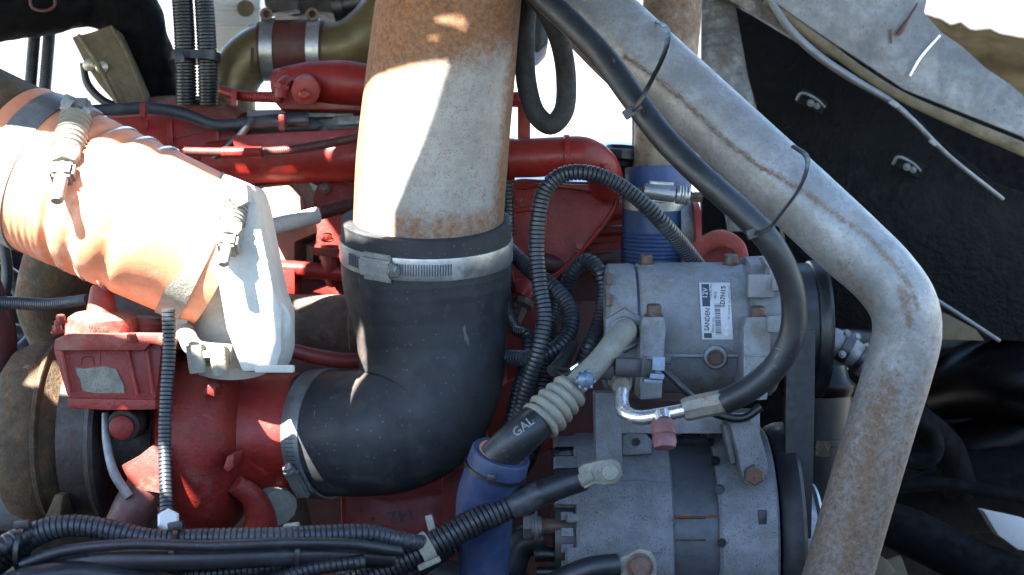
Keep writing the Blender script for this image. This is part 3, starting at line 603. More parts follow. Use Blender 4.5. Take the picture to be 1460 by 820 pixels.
def elst(x, y, d): return max(.55*math.exp(-((x-505)**2)/700-((y-500)**2)/14000), .4*math.exp(-((x-480)**2+(y-545)**2)/900), .12)
part('elbow_wall', MB().tube(RP, 110, step=3), rub_elbow, re_, stain=elst)
ring = MB(); ring.lathe((608, 313, .006), (608, 345, .012), [(-.5, 106), (-2.2, 110), (-2.2, 118), (-.4, 121.3), (2, 121.3)], 110)
part('cut_rim', ring, rub_elbow, re_, stain=lambda x, y, d: .1)
worm_clamp(re_, (608, 353, .0135), (608, 330, .0095), 121, 31, -29, zinc, slots=(14, 48, 21), flip=1, hw=52, label='bright worm drive clamp round the upright end', seg=120)
worm_clamp(re_, (462, 618, .030), (440, 618, .0365), 90, 27, -39, zinc_d, slots=(14, 48, 10), flip=1, hw=52, label='dull worm drive clamp round the turbo end', seg=100)
mb = MB()
for i in range(7):
    q, t, ax, nn, k = frame_at((608, 353, .0135), (608, 330, .0095), -45-i*1.9, 123.6); wbox(mb, q, (t*.9+ax*.3, ax, nn), (2.2, 17, .7), k, 0)
part('slot', mb, ink, re_, kind='stuff')

# ================================================================== DIAGONAL TUBE AND REAR PIPES
DT = [(740, -100, -.02), (873, 38, -.06), (968, 126, -.085), (1065, 214, -.11), (1150, 291, -.13), (1208, 345, -.14), (1262, 396, -.145), (1288, 436, -.145), (1293, 476, -.14), (1280, 530, -.135), (1257, 605, -.13), (1226, 710, -.12), (1196, 815, -.11), (1172, 900, -.1)]
dt = thing('diagonal_coolant_tube', 'long weathered steel tube running diagonally and bending down at the right', 'tube', (1200, 820, -.11))
SEAM = [(893, 82), (930, 106), (975, 143), (1030, 196), (1080, 236), (1120, 258), (1150, 276), (1200, 312), (1240, 340), (1270, 372), (1295, 405), (1308, 440)]
def dst(x, y, d):
    a = .3*sstep(470, 600, y)+.3*math.exp(-((x-(1215-.2*(y-640)+ 30))**2)/900)*sstep(440, 540, y)*1.1
    b = .55*math.exp(-(((x-1290)*.9-(y-430)*.25)**2)/120)*sstep(390, 420, y)*(1-sstep(460, 490, y))
    e = .45*sstep(360, 380, y)*(1-sstep(430, 470, y))*math.exp(-((x-(1205+(y-385)*.7))**2)/260)
    f = .35*sstep(-52, -40, (x-865)*.676*-1+(y-38)*.737-92+0)*0
    m_ = 1e9
    for (x0, y0), (x1, y1) in zip(SEAM, SEAM[1:]):
        L2 = (x1-x0)**2+(y1-y0)**2; t = max(0, min(1, ((x-x0)*(x1-x0)+(y-y0)*(y1-y0))/L2)); m_ = min(m_, math.hypot(x-lerp(x0, x1, t), y-lerp(y0, y1, t)))
    return max(a, b, e, .5*math.exp(-(m_/7)**2), .17+.36*sstep(400, 680, y))
part('tube_wall', MB().tube([(x, y, d, 51 if y < 380 else 48.5) for x, y, d in DT], 72, step=3), steel_tube, dt, stain=dst)
# weld seam: small beads along the side facing the camera
mb = MB()
def axis_at(x, y):
    best = None
    for (x0, y0, d0), (x1, y1, d1) in zip(DT, DT[1:]):
        L2 = (x1-x0)**2+(y1-y0)**2; t = max(0, min(1, ((x-x0)*(x1-x0)+(y-y0)*(y1-y0))/L2)); cx = lerp(x0, x1, t); cy = lerp(y0, y1, t); dd = math.hypot(x-cx, y-cy)
        if best is None or dd < best[0]: best = (dd, lerp(d0, d1, t))
    r = 50.5 if y < 380 else 48.5
    return best[1]-S(math.sqrt(max(0, r*r-best[0]**2)), best[1])
for (x0, y0), (x1, y1) in zip(SEAM, SEAM[1:]):
    n = int(math.hypot(x1-x0, y1-y0)/3.4)
    for i in range(n):
        t = i/n; x = lerp(x0, x1, t); y = lerp(y0, y1, t)+random.uniform(-2, 2); d = axis_at(x, y); d -= S(1.6 if x < 1180 else .2); c = W(x, y, d); k = S(1, d); r = random.uniform(1.8, 3.4)*(.7 if x > 1180 else 1)
        bm = bmesh.new(); bmesh.ops.create_icosphere(bm, subdivisions=1, radius=r*k)
        mb.add([c+RT*v.co.x*1.1+UP*v.co.y+FW*v.co.z*.32 for v in bm.verts], [[v.index for v in f.verts] for f in bm.faces]); bm.free()
part('weld_seam', mb, weld, dt, kind='stuff')

rp = thing('rear_coolant_pipe', 'rust stained upright pipe held in the blue sleeve behind the diagonal tube', 'pipe', (938, 260, .15))
part('pipe_wall', MB().tube([(962, -60, .13, 42), (955, 60, .135, 41.5), (946, 160, .14, 40), (939, 262, .15, 37.5)], 56, step=4), back_pipe, rp, stain=lambda x, y, d: .1+.45*(1-sstep(30, 110, y))+.45*sstep(215, 245, y))
tp = part('tan_support_tube', MB().tube([(740, -60, .1, 20), (790, 10, .1, 21), (850, 75, .1, 21), (905, 130, .1, 20)], 24), back_pipe, None, 'tan rusted tube peeping out below the black hose', cat='tube')
bs = thing('blue_upper_sleeve', 'blue silicone sleeve with a spring loaded clamp, behind the compressor', 'hose', (935, 380, .15))
part('sleeve_wall', MB().tube([(938, 240, .15, 47), (938, 262, .15, 47.5), (936, 300, .152, 48), (935, 345, .155, 49), (934, 400, .16, 49)], 56, step=3, prof=lambda t: 1+.012*math.sin(t*190)), sil_blue, bs)
part('inner_rim', MB().lathe((938, 242, .15), (938, 238, .1495), [(0, 47), (3, 46), (3, 39), (-1, 38)], 56), sil_orange, bs)
c = part('clamp_band', MB().lathe((938, 286, .151), (938, 262, .148), [(-9, 49), (-9, 51), (9, 51), (9, 49)], 56), zinc, bs)
part('clamp_barrel', MB().tube([(918, 272, .07, 11), (940, 275, .07, 11.5), (962, 278, .07, 11)], 20).box(943, 262, .075, 34, 5, 14, rot=-4).box(930, 286, .075, 40, 4, 10, rot=-4), zinc, c)
part('clamp_spring', MB().lathe((964, 277, .07), (988, 280, .07), [(0, 13), (4, 14), (6, 12.6), (8, 14), (10, 12.6), (12, 14), (14, 12.6), (17, 14), (19, 13), (20, 0)], 28), zinc, c)
part('screw_end', MB().lathe((984, 280, .07), (1003, 282, .07), [(0, 7), (6, 7), (6, 8), (17, 8), (18, 0)], 6), rbolt, c); part('screw_end', MB().lathe((905, 271, .07), (918, 272, .07), [(0, 4), (14, 4)], 12), rbolt, c)
part('radiator_cap', MB().lathe((884, 238, .16), (886, 205, .16), [(0, 22), (6, 24), (10, 30), (22, 31), (26, 24), (30, 22), (31, 0)], 10), blk, None, 'black ribbed filler cap beside the red water outlet', cat='cap')
part('filler_neck', MB().lathe((882, 262, .18), (884, 236, .18), [(0, 26), (24, 24), (24, 0)], 28), red_rough, eng)

# ================================================================== BLACK HOSES
RH = [(742, -40), (772, -6), (815, 34), (862, 84), (903, 140), (945, 195), (1000, 251), (1050, 296), (1092, 338), (1120, 385), (1132, 430), (1128, 480), (1108, 520), (1075, 550), (1030, 575)]
RD = [-.08, -.1, -.12, -.135, -.155, -.17, -.19, -.2, -.205, -.2, -.195, -.19, -.185, -.18, -.175]
ah = thing('compressor_suction_hose', 'long black rubber hose tied along the diagonal tube and curling to the compressor', 'hose', (1120, 480, -.19))
part('hose_wall', MB().tube([(x, y, d, 18.5) for (x, y), d in zip(RH, RD)], 36, step=3), rubber, ah)
part('crimp_ferrule', MB().tube([(974, 585, -.172, 15), (980, 583.5, -.172, 17.5), (1000, 579, -.173, 17.5), (1028, 573.5, -.175, 18), (1034, 572, -.175, 17)], 8, step=4, caps=True), mat('rusty_ferrule', (.19, .175, .15), .55, .35, .25, 60, rust=.35, rscale=60, rcol=(.13, .055, .022), bump=.5), ah)
part('metal_tail', MB().tube([(887, 560, -.13, 10), (886, 572, -.14, 10.5), (891, 588, -.155, 11), (910, 596, -.165, 11), (940, 592, -.17, 10.5), (976, 585, -.172, 10)], 24), silver, ah)
part('port_boss', MB().tube([(944, 590, -.175, 12), (946, 600, -.18, 11)], 16), silver, ah)
sc_ = thing('service_port_cap', 'dusty pink cap hanging below the bright bent pipe', 'cap', (948, 640, -.18))
part('cap_body', MB().lathe((945, 600, -.18), (948, 642, -.188), [(0, 14), (2, 17), (20, 17), (22, 15.5), (24, 17), (32, 17.5), (40, 15), (41, 0)], 28), pink, sc_)
lp = part('hanging_hose_loop', MB().tube([(760, -60, .0, 14), (752, 0, .0, 14.5), (748, 60, .0, 14.5), (751, 120, .0, 14.5), (764, 162, .0, 14.5), (785, 178, .0, 14.5), (803, 160, .0, 14.5), (807, 110, -.0, 14.5), (797, 55, -.02, 14.5), (775, 10, -.04, 14.5), (748, -20, -.05, 14)], 28, step=3), fabric, None, 'black fabric covered hose hanging in a narrow loop right of the big pipe', cat='hose')

def tie(label, cx, cy, d, a, b, hx, hy, hd, rot, tail=None):
    t = thing('cable_tie', label, 'cable tie', (hx, hy, hd), 'black cable ties on the diagonal tube')
    part('strap', MB().tube(a, 10, step=3, flat=.35), blk, t)
    part('head', MB().box(hx, hy, hd, 17, 14, 11, rot=rot, bev=2).box(hx+11, hy-6, hd, 14, 8, 5, rot=rot), loom_grey, t)
    return t
tie('upper black cable tie across the diagonal tube, its head left of the hose', 0, 0, 0, [(935, 30, -.08, 3.5), (951, 42, -.125, 4.2), (951, 66, -.165, 4.5), (941, 92, -.185, 4.5), (925, 122, -.195, 4.5), (912, 146, -.192, 4.5), (900, 159, -.18, 4)], 0, 897, 161, -.18, 32)
tie('lower black cable tie across the diagonal tube, above the compressor pulley', 0, 0, 0, [(1130, 208, -.14, 3.5), (1149, 222, -.165, 4.2), (1150, 244, -.2, 4.5), (1138, 272, -.22, 4.5), (1116, 302, -.235, 4.5), (1100, 322, -.24, 4.5), (1084, 332, -.225, 4), (1076, 332, -.21, 4)], 0, 1073, 333, -.21, 20)

# ================================================================== CORRUGATED LOOMS (centre)
LG = 'corrugated cable looms between the big pipe and the compressor'
def lm(label, pts, r, m=loom_grey, pitch=6.2, **k):
    return part('corrugated_loom', MB().tube([(x, y, d, r) for x, y, d in pts], 18, corr=(pitch, .17), slit=True), m, None, label, cat='cable loom', group=LG)
lm('long corrugated loom arching over from behind the compressor down the middle', [(1000, 385, .06), (975, 352, .03), (945, 318, 0), (905, 280, -.01), (870, 257, -.015), (832, 246, -.02), (800, 250, -.02), (778, 270, -.02), (768, 305, -.02), (765, 360, -.02), (770, 410, -.025), (776, 450, -.03), (768, 500, -.035), (752, 550, -.03), (738, 610, -.02), (725, 660, -.01)], 11.5)
lm('corrugated loom looping round from the big pipe and back to its right edge', [(700, 330, .1), (732, 362, .05), (760, 388, .03), (790, 410, .02), (812, 440, .01), (813, 470, .0), (793, 497, -.01), (765, 509, -.01), (720, 510, .02), (690, 510, .05)], 11.5)
lm('corrugated loom in a tight arch just left of the compressor', [(812, 470, .06), (806, 430, .05), (814, 392, .04), (836, 372, .03), (855, 388, .02), (860, 430, .02), (852, 466, .01), (838, 497, .0), (826, 530, .02)], 10.5)
lm('darker corrugated loom tucked behind the middle looms', [(722, 250, .12), (724, 330, .12), (722, 420, .11), (736, 470, .06), (752, 480, .04), (748, 520, .03), (735, 570, .02), (722, 625, .01)], 9, loom)
lm('corrugated loom dropping to the blue lower hose', [(790, 420, .1), (782, 470, .07), (775, 540, .05), (768, 600, .04), (752, 650, .04), (728, 690, .04), (715, 740, .04)], 14, loom)
pl = thing('split_sleeve', 'short dark split sleeve with loose wires beside the discharge pipe', 'sleeve', (800, 530, -.03))
part('sleeve', MB().tube([(815, 490, 0, 10), (802, 515, -.03, 10), (788, 528, -.05, 9)], 16), loom, pl)
part('wire', MB().tube([(790, 528, -.05, 3), (806, 534, -.06, 3), (830, 520, -.07, 3), (850, 514, -.06, 3)], 8).tube([(792, 523, -.05, 2.5), (812, 527, -.06, 2.5), (835, 512, -.07, 2.5)], 8), blk, pl)
part('wire_tape', MB().tube([(815, 527, -.065, 4), (826, 520, -.068, 4)], 8), silver, pl)

# ================================================================== COMPRESSOR
cp = thing('air_conditioning_compressor', 'grey cast aluminium compressor with a white sticker and rusty socket bolts', 'compressor', (980, 570, .02))
CY, CD, CR = 467, .03, 92
cy_d = lambda X, Y: CD - S(math.sqrt(max(0, 93.2**2-(Y-CY)**2)), CD)
ax0, ax1 = (0, CY, CD), (100, CY, CD)
k0 = 1/ (1300/(1300+30))  # keep px sizes at this depth
part('rear_head', MB().lathe(ax0, ax1, [(858, 60), (860, 84), (866, 91), (896, 91.5), (902, 90)], 80), alu, cp)
part('joint_groove', MB().lathe(ax0, ax1, [(900, 88), (909, 88)], 80), ink, cp)
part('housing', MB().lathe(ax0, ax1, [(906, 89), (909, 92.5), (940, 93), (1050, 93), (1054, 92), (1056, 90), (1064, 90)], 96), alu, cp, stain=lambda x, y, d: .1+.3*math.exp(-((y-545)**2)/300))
part('housing_rib', MB().box(1000, 507, -.025, 170, 4, 6, bev=1.5), alu, cp)
part('front_head', MB().lathe(ax0, ax1, [(1060, 92), (1063, 97), (1096, 97), (1102, 90), (1104, 60)], 80), alu, cp)
mb = MB().prism([(872, 388), (876, 379), (960, 376), (964, 382), (1060, 379), (1064, 366), (1096, 364), (1106, 380), (1106, 420), (872, 420)], .03, .05, 3)
part('top_deck', mb, alu, cp)
part('front_lug', MB().box(1103, 390, -.02, 20, 20, 40, bev=6).box(1107, 405, -.035, 16, 22, 20, bev=5).box(1102, 462, -.05, 22, 26, 30, bev=6).box(1084, 408, -.03, 38, 34, 20, bev=5), alu, cp)
part('front_web', MB().prism([(1086, 366), (1096, 364), (1118, 398), (1108, 404)], -.015, .02, 2), alu, cp)
for x, y in ((1113, 384), (1117, 408), (1115, 460)): part('lug_bolt', MB().bolt(x, y, -.03, (1, 0, -.1), 7, 10, washer=0), alu, cp)
for x, y, w1, h1, h2 in ((931, 458, 33, 452, 570), (1080, 456, 36, 452, 572)):
    f = part('mounting_foot', MB().prism([(x-w1/2+2, h1), (x+w1/2, h1), (x+w1/2+2, h1+14), (x+w1/2-4, h2-2), (x-w1/2-2, h2), (x-w1/2-2, h1+16)], -.055, .06, 2.5), alu, cp, stain=lambda X, Y, d: .1)
    part('foot_seam', MB().box(x, 507, -.0555, w1-4, 2.4, 3, bev=.8), alu, f)
for x, y, r in ((932, 444, 10.5), (1080, 447, 10.5)): bolt(cp, x, y+9, -.045, (0, 1, -.22), r, 19, socket=True)
for x, y, r in ((921, 378, 9), (1042, 378, 10)): 
    part('boss', MB().lathe((x, y+10, .02), (x, y-2, .018), [(0, 17), (10, 16), (13, 13), (13, 0)], 24), alu, cp); bolt(cp, x, y, .018, (0, 1, -.2), r, 15, socket=True)
part('drain_boss', MB().lathe((1020, 508, .0), (1020, 510, -.06), [(0, 19), (40, 18), (52, 16), (54, 0)], 28), alu, cp)
bolt(cp, 1020, 510, -.037, (0, -.25, -1), 10, 8, washer=1.2)
for y in (398, 428): part('rear_plug', MB().box(868, y, -.02 if y > 410 else -.01, 9, 17, 18, bev=2), rbolt, cp)
# sticker
def quad_strip(x0, x1, y0, y1, lift, n=14, sk=-.055):
    mb = MB(); vs_ = []; fs = []
    for L_ in (0, 1):
        for i in range(n+1):
            y = lerp(y0, y1, i/n)
            for x in (x0, x1): vs_.append(W(x+(y-443)*sk*-1, y, cy_d(x, y)-lift+L_*.0004))
    m_ = 2*(n+1)
    for i in range(n):
        a = 2*i; fs.append((a, a+1, a+3, a+2)); fs.append((m_+a, m_+a+2, m_+a+3, m_+a+1))
        fs.append((a, a+2, m_+a+2, m_+a)); fs.append((a+1, m_+a+1, m_+a+3, a+3))
    fs.append((0, m_, m_+1, 1)); e = 2*n; fs.append((e, e+1, m_+e+1, m_+e)); mb.add(vs_, fs); return mb
stk = part('data_sticker', quad_strip(999, 1043, 403, 484, .0012), label_m, cp, 'white printed data sticker')
part('printed_block', quad_strip(1002, 1013, 405, 437, .0015, 8), ink, stk)
part('printed_block', quad_strip(1002, 1013, 475, 482, .0015, 4), ink, stk)
tx = lambda s_, x, y, sz, b=0, m_=ink, sx=1: text(s_, x+(y-443)*.055, y, sz, 87, cy_d, m_, stk, 'lettering', lift=.0018, bold=b, sx=sx)
tx('SANDEN', 1008, 455.5, 9.8, .02, ink, .84); tx('12V', 1007, 418, 10.5, .02, label_m, .9)
tx('SERIAL NO.', 1016, 463, 4.6); tx('MODEL No.', 1015, 416, 4.6); tx('4822', 1021, 421, 5.5)
tx('SD7H15', 1032, 423, 9.5, .02, ink, .95); tx('OIL CHARGE  SP-20', 1040, 440, 3.8); tx('REFRIGERANT R134a', 1019, 470, 1); tx('Made in U.S.A.', 1041, 416, 2.8)
mb = MB(); random.seed(3); y = 433.
while y < 476:
    t_ = random.choice((.5, .8, 1.3)); q = quad_strip(1019, 1027, y, y+t_, .0016, 1); mb.add(q.v, q.f); y += t_+random.choice((.6, .9, 1.2))
part('barcode', mb, ink, stk, kind='stuff')
mb = MB()
for yy in (468, 476): mb.lathe((1036, yy, cy_d(0, yy)-.001), (1036, yy, cy_d(0, yy)-.002), [(0, 3.2), (.8, 3.2), (.8, 0)], 10)
part('approval_mark', mb, pale_ink, stk)
# ports
part('discharge_nut', MB().lathe((893, 468, -.0), (884, 477, -.075), [(0, 33), (44, 33), (49, 30), (49, 18)], 6).lathe((891, 471, -.02), (886, 475, -.07), [(0, 21), (42, 20), (44, 17), (44, 0)], 28), alu, cp)
part('suction_nut', MB().lathe((884, 530, -.08), (886, 570, -.12), [(0, 17), (4, 19), (24, 19.5), (28, 16), (34, 12), (42, 11)], 6).lathe((885, 545, -.09), (886, 566, -.125), [(0, 15), (14, 15.5), (20, 12)], 24), dusty_al, cp)
cl = thing('compressor_pulley', 'black clutch pulley behind the looping black hose', 'pulley', (1140, 470, .03))
part('clutch_plate', MB().lathe(ax0, ax1, [(1104, 86), (1108, 90), (1113, 90), (1115, 82), (1116, 74), (1122, 74)], 80), satin, cl)
prof = [(1118, 60), (1119, 93), (1122, 95)]
prof += [(1128, 95), (1130, 92), (1150, 92), (1152, 95)]
prof += [(1162, 96), (1166, 99), (1170, 99), (1171, 60)]
part('grooved_rim', MB().lathe(ax0, ax1, prof, 96), blk, cl)
bt = part('drive_belt', MB().prism([(1122, 470), (1163, 470), (1160, 640), (1156, 800), (1120, 800), (1120, 600)], -.03, .008, 1.2), belt_m, None, 'flat black drive belt dropping from the compressor pulley', cat='belt')
part('idler_pulley', MB().lathe((1118, 780, .02), (1160, 780, .02), [(0, 60), (2, 86), (34, 86), (38, 92), (42, 90), (44, 50), (50, 30), (50, 0)], 64), zinc, None, 'bright idler pulley at the foot of the drive belt', cat='pulley')

# discharge line
dl = thing('discharge_line', 'dust coated discharge pipe with stepped ferrule leading into a black printed hose', 'hose', (790, 580, -.12))
part('pipe', MB().tube([(892, 470, -.06, 16.5), (878, 486, -.085, 17), (855, 515, -.1, 17), (832, 538, -.11, 17), (812, 556, -.115, 17), (800, 566, -.118, 17)], 32), dusty_al, dl)
fp = [(0, 17), (1, 25)]
for i in range(4): fp += [(2+i*15, 22+i*1.2), (5+i*15, 27+i*1.5), (9+i*15, 28.5+i*1.5), (13+i*15, 26.5+i*1.5), (16+i*15, 22+i*1.2)]
fp += [(66, 31), (71, 32), (73, 30), (73, 0)]
part('stepped_ferrule', MB().lathe((817, 553, -.115), (765, 606, -.13), fp, 44), dusty_al, dl)
part('rubber_hose', MB().tube([(778, 590, -.125, 26), (745, 620, -.135, 27.5), (715, 648, -.13, 28), (690, 676, -.12, 28)], 40), rubber, dl)
def gal_d(X, Y):
    vx, vy = (715-765), (648-602); L_ = math.hypot(vx, vy); off = ((X-765)*vy-(Y-602)*vx)/L_
    return -.134-S(math.sqrt(max(0, 27.8**2-off*off)), -.13)
text('GAL', 746, 609, 18, 38, gal_d, mat('faded_print', (.14, .145, .15), .6, 0, .3, 300, bump=.02), dl, 'lettering', lift=.0012, bold=.015, sx=1.0)
vc = thing('valve_cap', 'small faceted pale blue valve cap on the discharge pipe', 'cap', (835, 541, -.14))
part('cap', MB().lathe((834, 540, -.125), (837, 544, -.16), [(0, 10), (4, 13), (16, 13), (24, 11), (28, 6), (29, 0)], 18), bluecap, vc)
for i in range(9):
    q, t, ax, nn, k = frame_at((834, 540, -.125), (837, 544, -.16), i*40, 12.5, 15); mb = MB(); wbox(mb, q, (t, ax, nn), (5, 17, 5), k, 1.6); part('ridge', mb, bluecap, vc)

ec = thing('electrical_connector', 'black and grey blue plug clipped under the compressor', 'connector', (905, 530, -.09))
part('plug_body', MB().box(905, 524, -.1, 58, 26, 30, rot=-3, bev=4).box(868, 530, -.09, 44, 22, 24, rot=-3, bev=4).box(870, 517, -.09, 30, 8, 16, rot=-3), blk, ec)
part('plug_end', MB().box(938, 518, -.105, 18, 20, 26, rot=-3, bev=2).box(936, 536, -.105, 20, 7, 22, rot=-3).box(930, 543, -.1, 26, 5, 18, rot=-3), bluecon, ec)
part('latch', MB().box(952, 514, -.1, 10, 12, 10, rot=-3).box(918, 522, -.118, 7, 30, 4, rot=-3), blk, ec)
part('wire', MB().tube([(945, 527, -.1, 4), (962, 542, -.1, 5), (980, 560, -.1, 5.5), (1000, 578, -.09, 6), (1025, 592, -.08, 6), (1060, 596, -.08, 6), (1085, 580, -.08, 6)], 12), blk, ec)

# ================================================================== ALTERNATOR
al = thing('alternator', 'large grey cast alternator with dark laminated middle, bottom right', 'alternator', (950, 900, .02))
AY, AD, AR = 765, .03, 146
b0, b1 = (0, AY, AD), (100, AY, AD)
part('rear_shell', MB().lathe(b0, b1, [(814, 120), (816, 143), (822, 147), (900, 149), (944, 150), (947, 146), (947, 130)], 110), alu2, al, stain=lambda x, y, d: .12+.5*math.exp(-((x-862)**2)/900-((y-708)**2)/200)+.25*math.exp(-((x-940)**2)/150))
part('rear_recess', MB().lathe(b0, b1, [(786, 60), (788, 128), (815, 130)], 80), blk, al)
def arc_y(y, r=147): return math.degrees(math.asin(max(-1, min(1, (y-AY)/r))))
for y0, y1, x0 in ((619, 630, 788), (641, 655, 787), (666, 700, 787), (712, 722, 802), (756, 790, 801), (801, 850, 801)):
    part('cooling_finger', MB().lathe(b0, b1, [(x0, 132), (x0, 143.5), (x0+3, 146), (820, 146), (820, 132), (x0, 132)], 8, arc_y(y0), arc_y(y1)), alu2, al)
mbi = MB()
for a in range(-86, 20, 9): mbi.lathe(b0, b1, [(796, 128), (796, 137), (812, 137), (812, 128)], 2, a, a+4.5)
part('inner_fin', mbi, alu2, al)
part('stator_ring', MB().lathe(b0, b1, [(944, 141), (946, 143.5), (1008, 143.5), (1010, 141)], 110), lam, al, stain=lambda x, y, d: .1+.6*math.exp(-((y-737)**2)/30))
part('stator_ring', MB().lathe(b0, b1, [(948, 144.3), (1006, 144.3)], 40, arc_y(739), arc_y(768)).lathe(b0, b1, [(948, 144.6), (1006, 144.6)], 40, arc_y(772), arc_y(830)), lam, al)
part('stator_seam', MB().tube([(948, 738, -.0545, 1.6), (1006, 738, -.0545, 1.6)], 8).tube([(948, 770, -.058, 1.6), (1006, 770, -.058, 1.6)], 8), iron, al)
part('front_shell', MB().lathe(b0, b1, [(1006, 130), (1006, 152), (1010, 156), (1060, 158), (1082, 158), (1086, 154), (1088, 130)], 110), alu2, al)
part('edge_notch', MB().box(1085, 739, -.055, 12, 26, 30, bev=1), blk, al)
mb = MB()
for x, y, r in ((1013, 628, 6), (1020, 656, 6.5), (1026, 697, 7), (1029, 774, 6)):
    d = AD-S(math.sqrt(max(0, 158.5**2-(y-AY)**2)), AD); n = Vector((0, (AY-y)/158.5, -math.sqrt(max(0, 1-((y-AY)/158.5)**2))))
    mb.wlathe(W(x, y, d), cdir(*n), [(-.001, r*K), (.0005, r*K), (.0005, r*.8*K), (-.004, r*.75*K), (-.004, 0)], 20)
part('vent_hole', mb, blk, al)
part('hinge_bracket', MB().prism([(1040, 604), (1072, 600), (1084, 618), (1095, 660), (1094, 678), (1080, 694), (1062, 690), (1056, 668), (1050, 640)], -.07, .08, 4), alu2, al)
part('front_ridge', MB().box(1038, 632, -.045, 8, 56, 30, rot=12, bev=3), alu2, al)
bolt(al, 1073, 676, -.072, (.1, -.05, -1), 15, 14, washer=0)
part('top_lug', MB().prism([(888, 622), (896, 617), (922, 619), (930, 628), (930, 648), (888, 650)], -.025, .05, 4), alu2, al)
part('lug_hole', MB().lathe((907, 630, -.026), (907, 631, -.03), [(0, 6), (2, 6), (2, 4), (0, 3.5), (0, 0)], 18), blk, al)
part('shell_seam', MB().tube([(888, 684, -.049, 1), (945, 686, -.050, 1)], 6), alu2, al)
part('mount_strap', MB().prism([(848, 560), (884, 560), (888, 664), (850, 664)], -.075, .03, 2), alu2, al)
part('mount_beam', MB().box(968, 600, -.0, 220, 30, 70, bev=2), alu, al)
part('fan_disc', MB().lathe(b0, b1, [(1089, 100), (1090, 150), (1096, 158), (1106, 162), (1116, 163), (1121, 160), (1123, 150), (1123, 80)], 110), mat('dull_black_disc', (.013, .015, .019), .5, 0, .3, 30, dust=.3, dcol=(.03, .032, .036), bump=.1, spec=.3), al)
# rear studs
part('rear_stud', MB().tube([(772, 751, -.04, 12), (818, 751, -.04, 12)], 20), rbolt, al)
part('stud_nut', MB().lathe((746, 751, -.04), (760, 751, -.04), [(0, 16), (2, 18), (12, 18)], 6).lathe((758, 751, -.04), (772, 751, -.04), [(0, 18), (4, 18), (5, 22), (8, 22), (9, 15), (14, 15)], 28), zinc_d, al)
part('terminal', MB().tube([(762, 792, -.03, 9), (770, 790, -.03, 11), (800, 792, -.03, 10)], 18).tube([(765, 816, -.03, 8), (800, 816, -.03, 9)], 16), blk, al)
part('terminal_cover', MB().lathe((851, 812, -.055), (851, 812, -.075), [(0, 19), (8, 18), (9, 0)], 28), pinkred, al)

bc = thing('battery_cable', 'thick black battery cable bolted to the alternator by a dusty lug', 'cable', (700, 740, -.12))
part('cable_sleeve', MB().tube([(832, 682, -.115, 18), (800, 692, -.12, 19), (765, 706, -.125, 19), (738, 718, -.125, 20)], 24), loom, bc)
part('cable_tape', MB().tube([(770, 704, -.126, 19.5), (740, 717, -.127, 20.5), (728, 722, -.127, 20)], 24, step=2, jitter=.08), loom_grey, bc)
part('corrugated_sleeve', MB().tube([(742, 714, -.125, 19), (700, 733, -.13, 20), (660, 753, -.135, 20), (612, 780, -.14, 20), (560, 806, -.145, 20), (500, 835, -.15, 20)], 24, corr=(6.6, .12)), loom, bc)
part('cable_lug', MB().prism([(824, 668), (832, 662), (870, 654), (884, 660), (888, 676), (880, 690), (862, 692), (846, 690), (834, 698), (828, 690)], -.125, .012, 3).tube([(828, 684, -.12, 13), (846, 677, -.122, 10)], 16), dusty_al, bc)
part('lug_bolt', MB().bolt(869, 674, -.13, (0, .1, -1), 12, 12, hexa=False, washer=1.25), dusty_al, bc)
cb = thing('hose_clip', 'pale metal P clip gripping the corrugated battery cable', 'clip', (605, 780, -.14))
part('band', MB().lathe((596, 788, -.142), (614, 778, -.139), [(0, 21), (0, 23.5), (20, 23.5), (20, 21)], 36), dusty_al, cb)
part('tab', MB().box(614, 747, -.135, 11, 26, 8, rot=14, bev=3).box(612, 803, -.15, 34, 9, 12, rot=24, bev=3), dusty_al, cb)
c2 = thing('lower_battery_cable', 'second black cable with bolted lug at the bottom edge of the alternator', 'cable', (880, 810, -.12))
part('cable_sleeve', MB().tube([(880, 806, -.115, 17), (840, 812, -.12, 18), (780, 838, -.12, 18)], 24), loom, c2)
part('cable_lug', MB().prism([(872, 800), (884, 796), (912, 782), (928, 786), (936, 800), (936, 830), (876, 830)], -.12, .012, 3), dusty_al, c2)
part('lug_bolt', MB().bolt(912, 808, -.125, (0, .1, -1), 15, 12, hexa=False, washer=1.3), rbolt, c2)

# ================================================================== BLUE LOWER HOSE
bl = thing('blue_lower_hose', 'grubby blue hose with a flared cuff swallowing the black printed hose', 'hose', (690, 820, -.09))
part('hose_wall', MB().tube([(712, 655, -.125, 42), (704, 676, -.12, 42), (694, 706, -.11, 42), (690, 740, -.1, 41), (690, 790, -.09, 38), (692, 860, -.08, 32)], 48, step=3), sil_blue_d, bl)
part('cuff', MB().lathe((715, 645, -.127), (706, 672, -.121), [(0, 32), (0, 41), (3, 43), (24, 44), (27, 42)], 56), sil_blue_d, bl)
part('inner_rim', MB().lathe((715, 646, -.127), (706, 672, -.121), [(-1, 29), (-1.5, 33), (2, 34)], 48), sil_orange, bl)
part('wire_clip', MB().lathe((707, 668, -.122), (703, 680, -.12), [(0, 44), (0, 46), (5, 46), (5, 44)], 56).box(700, 681, -.152, 11, 9, 8, rot=-10), blk, bl)
part('black_return_hose', MB().tube([(775, 766, -.02, 22), (740, 776, -.02, 24), (725, 810, -.02, 26), (720, 860, -.02, 26)], 24), rubber, None, 'black hose curving down behind the alternator terminals', cat='hose')

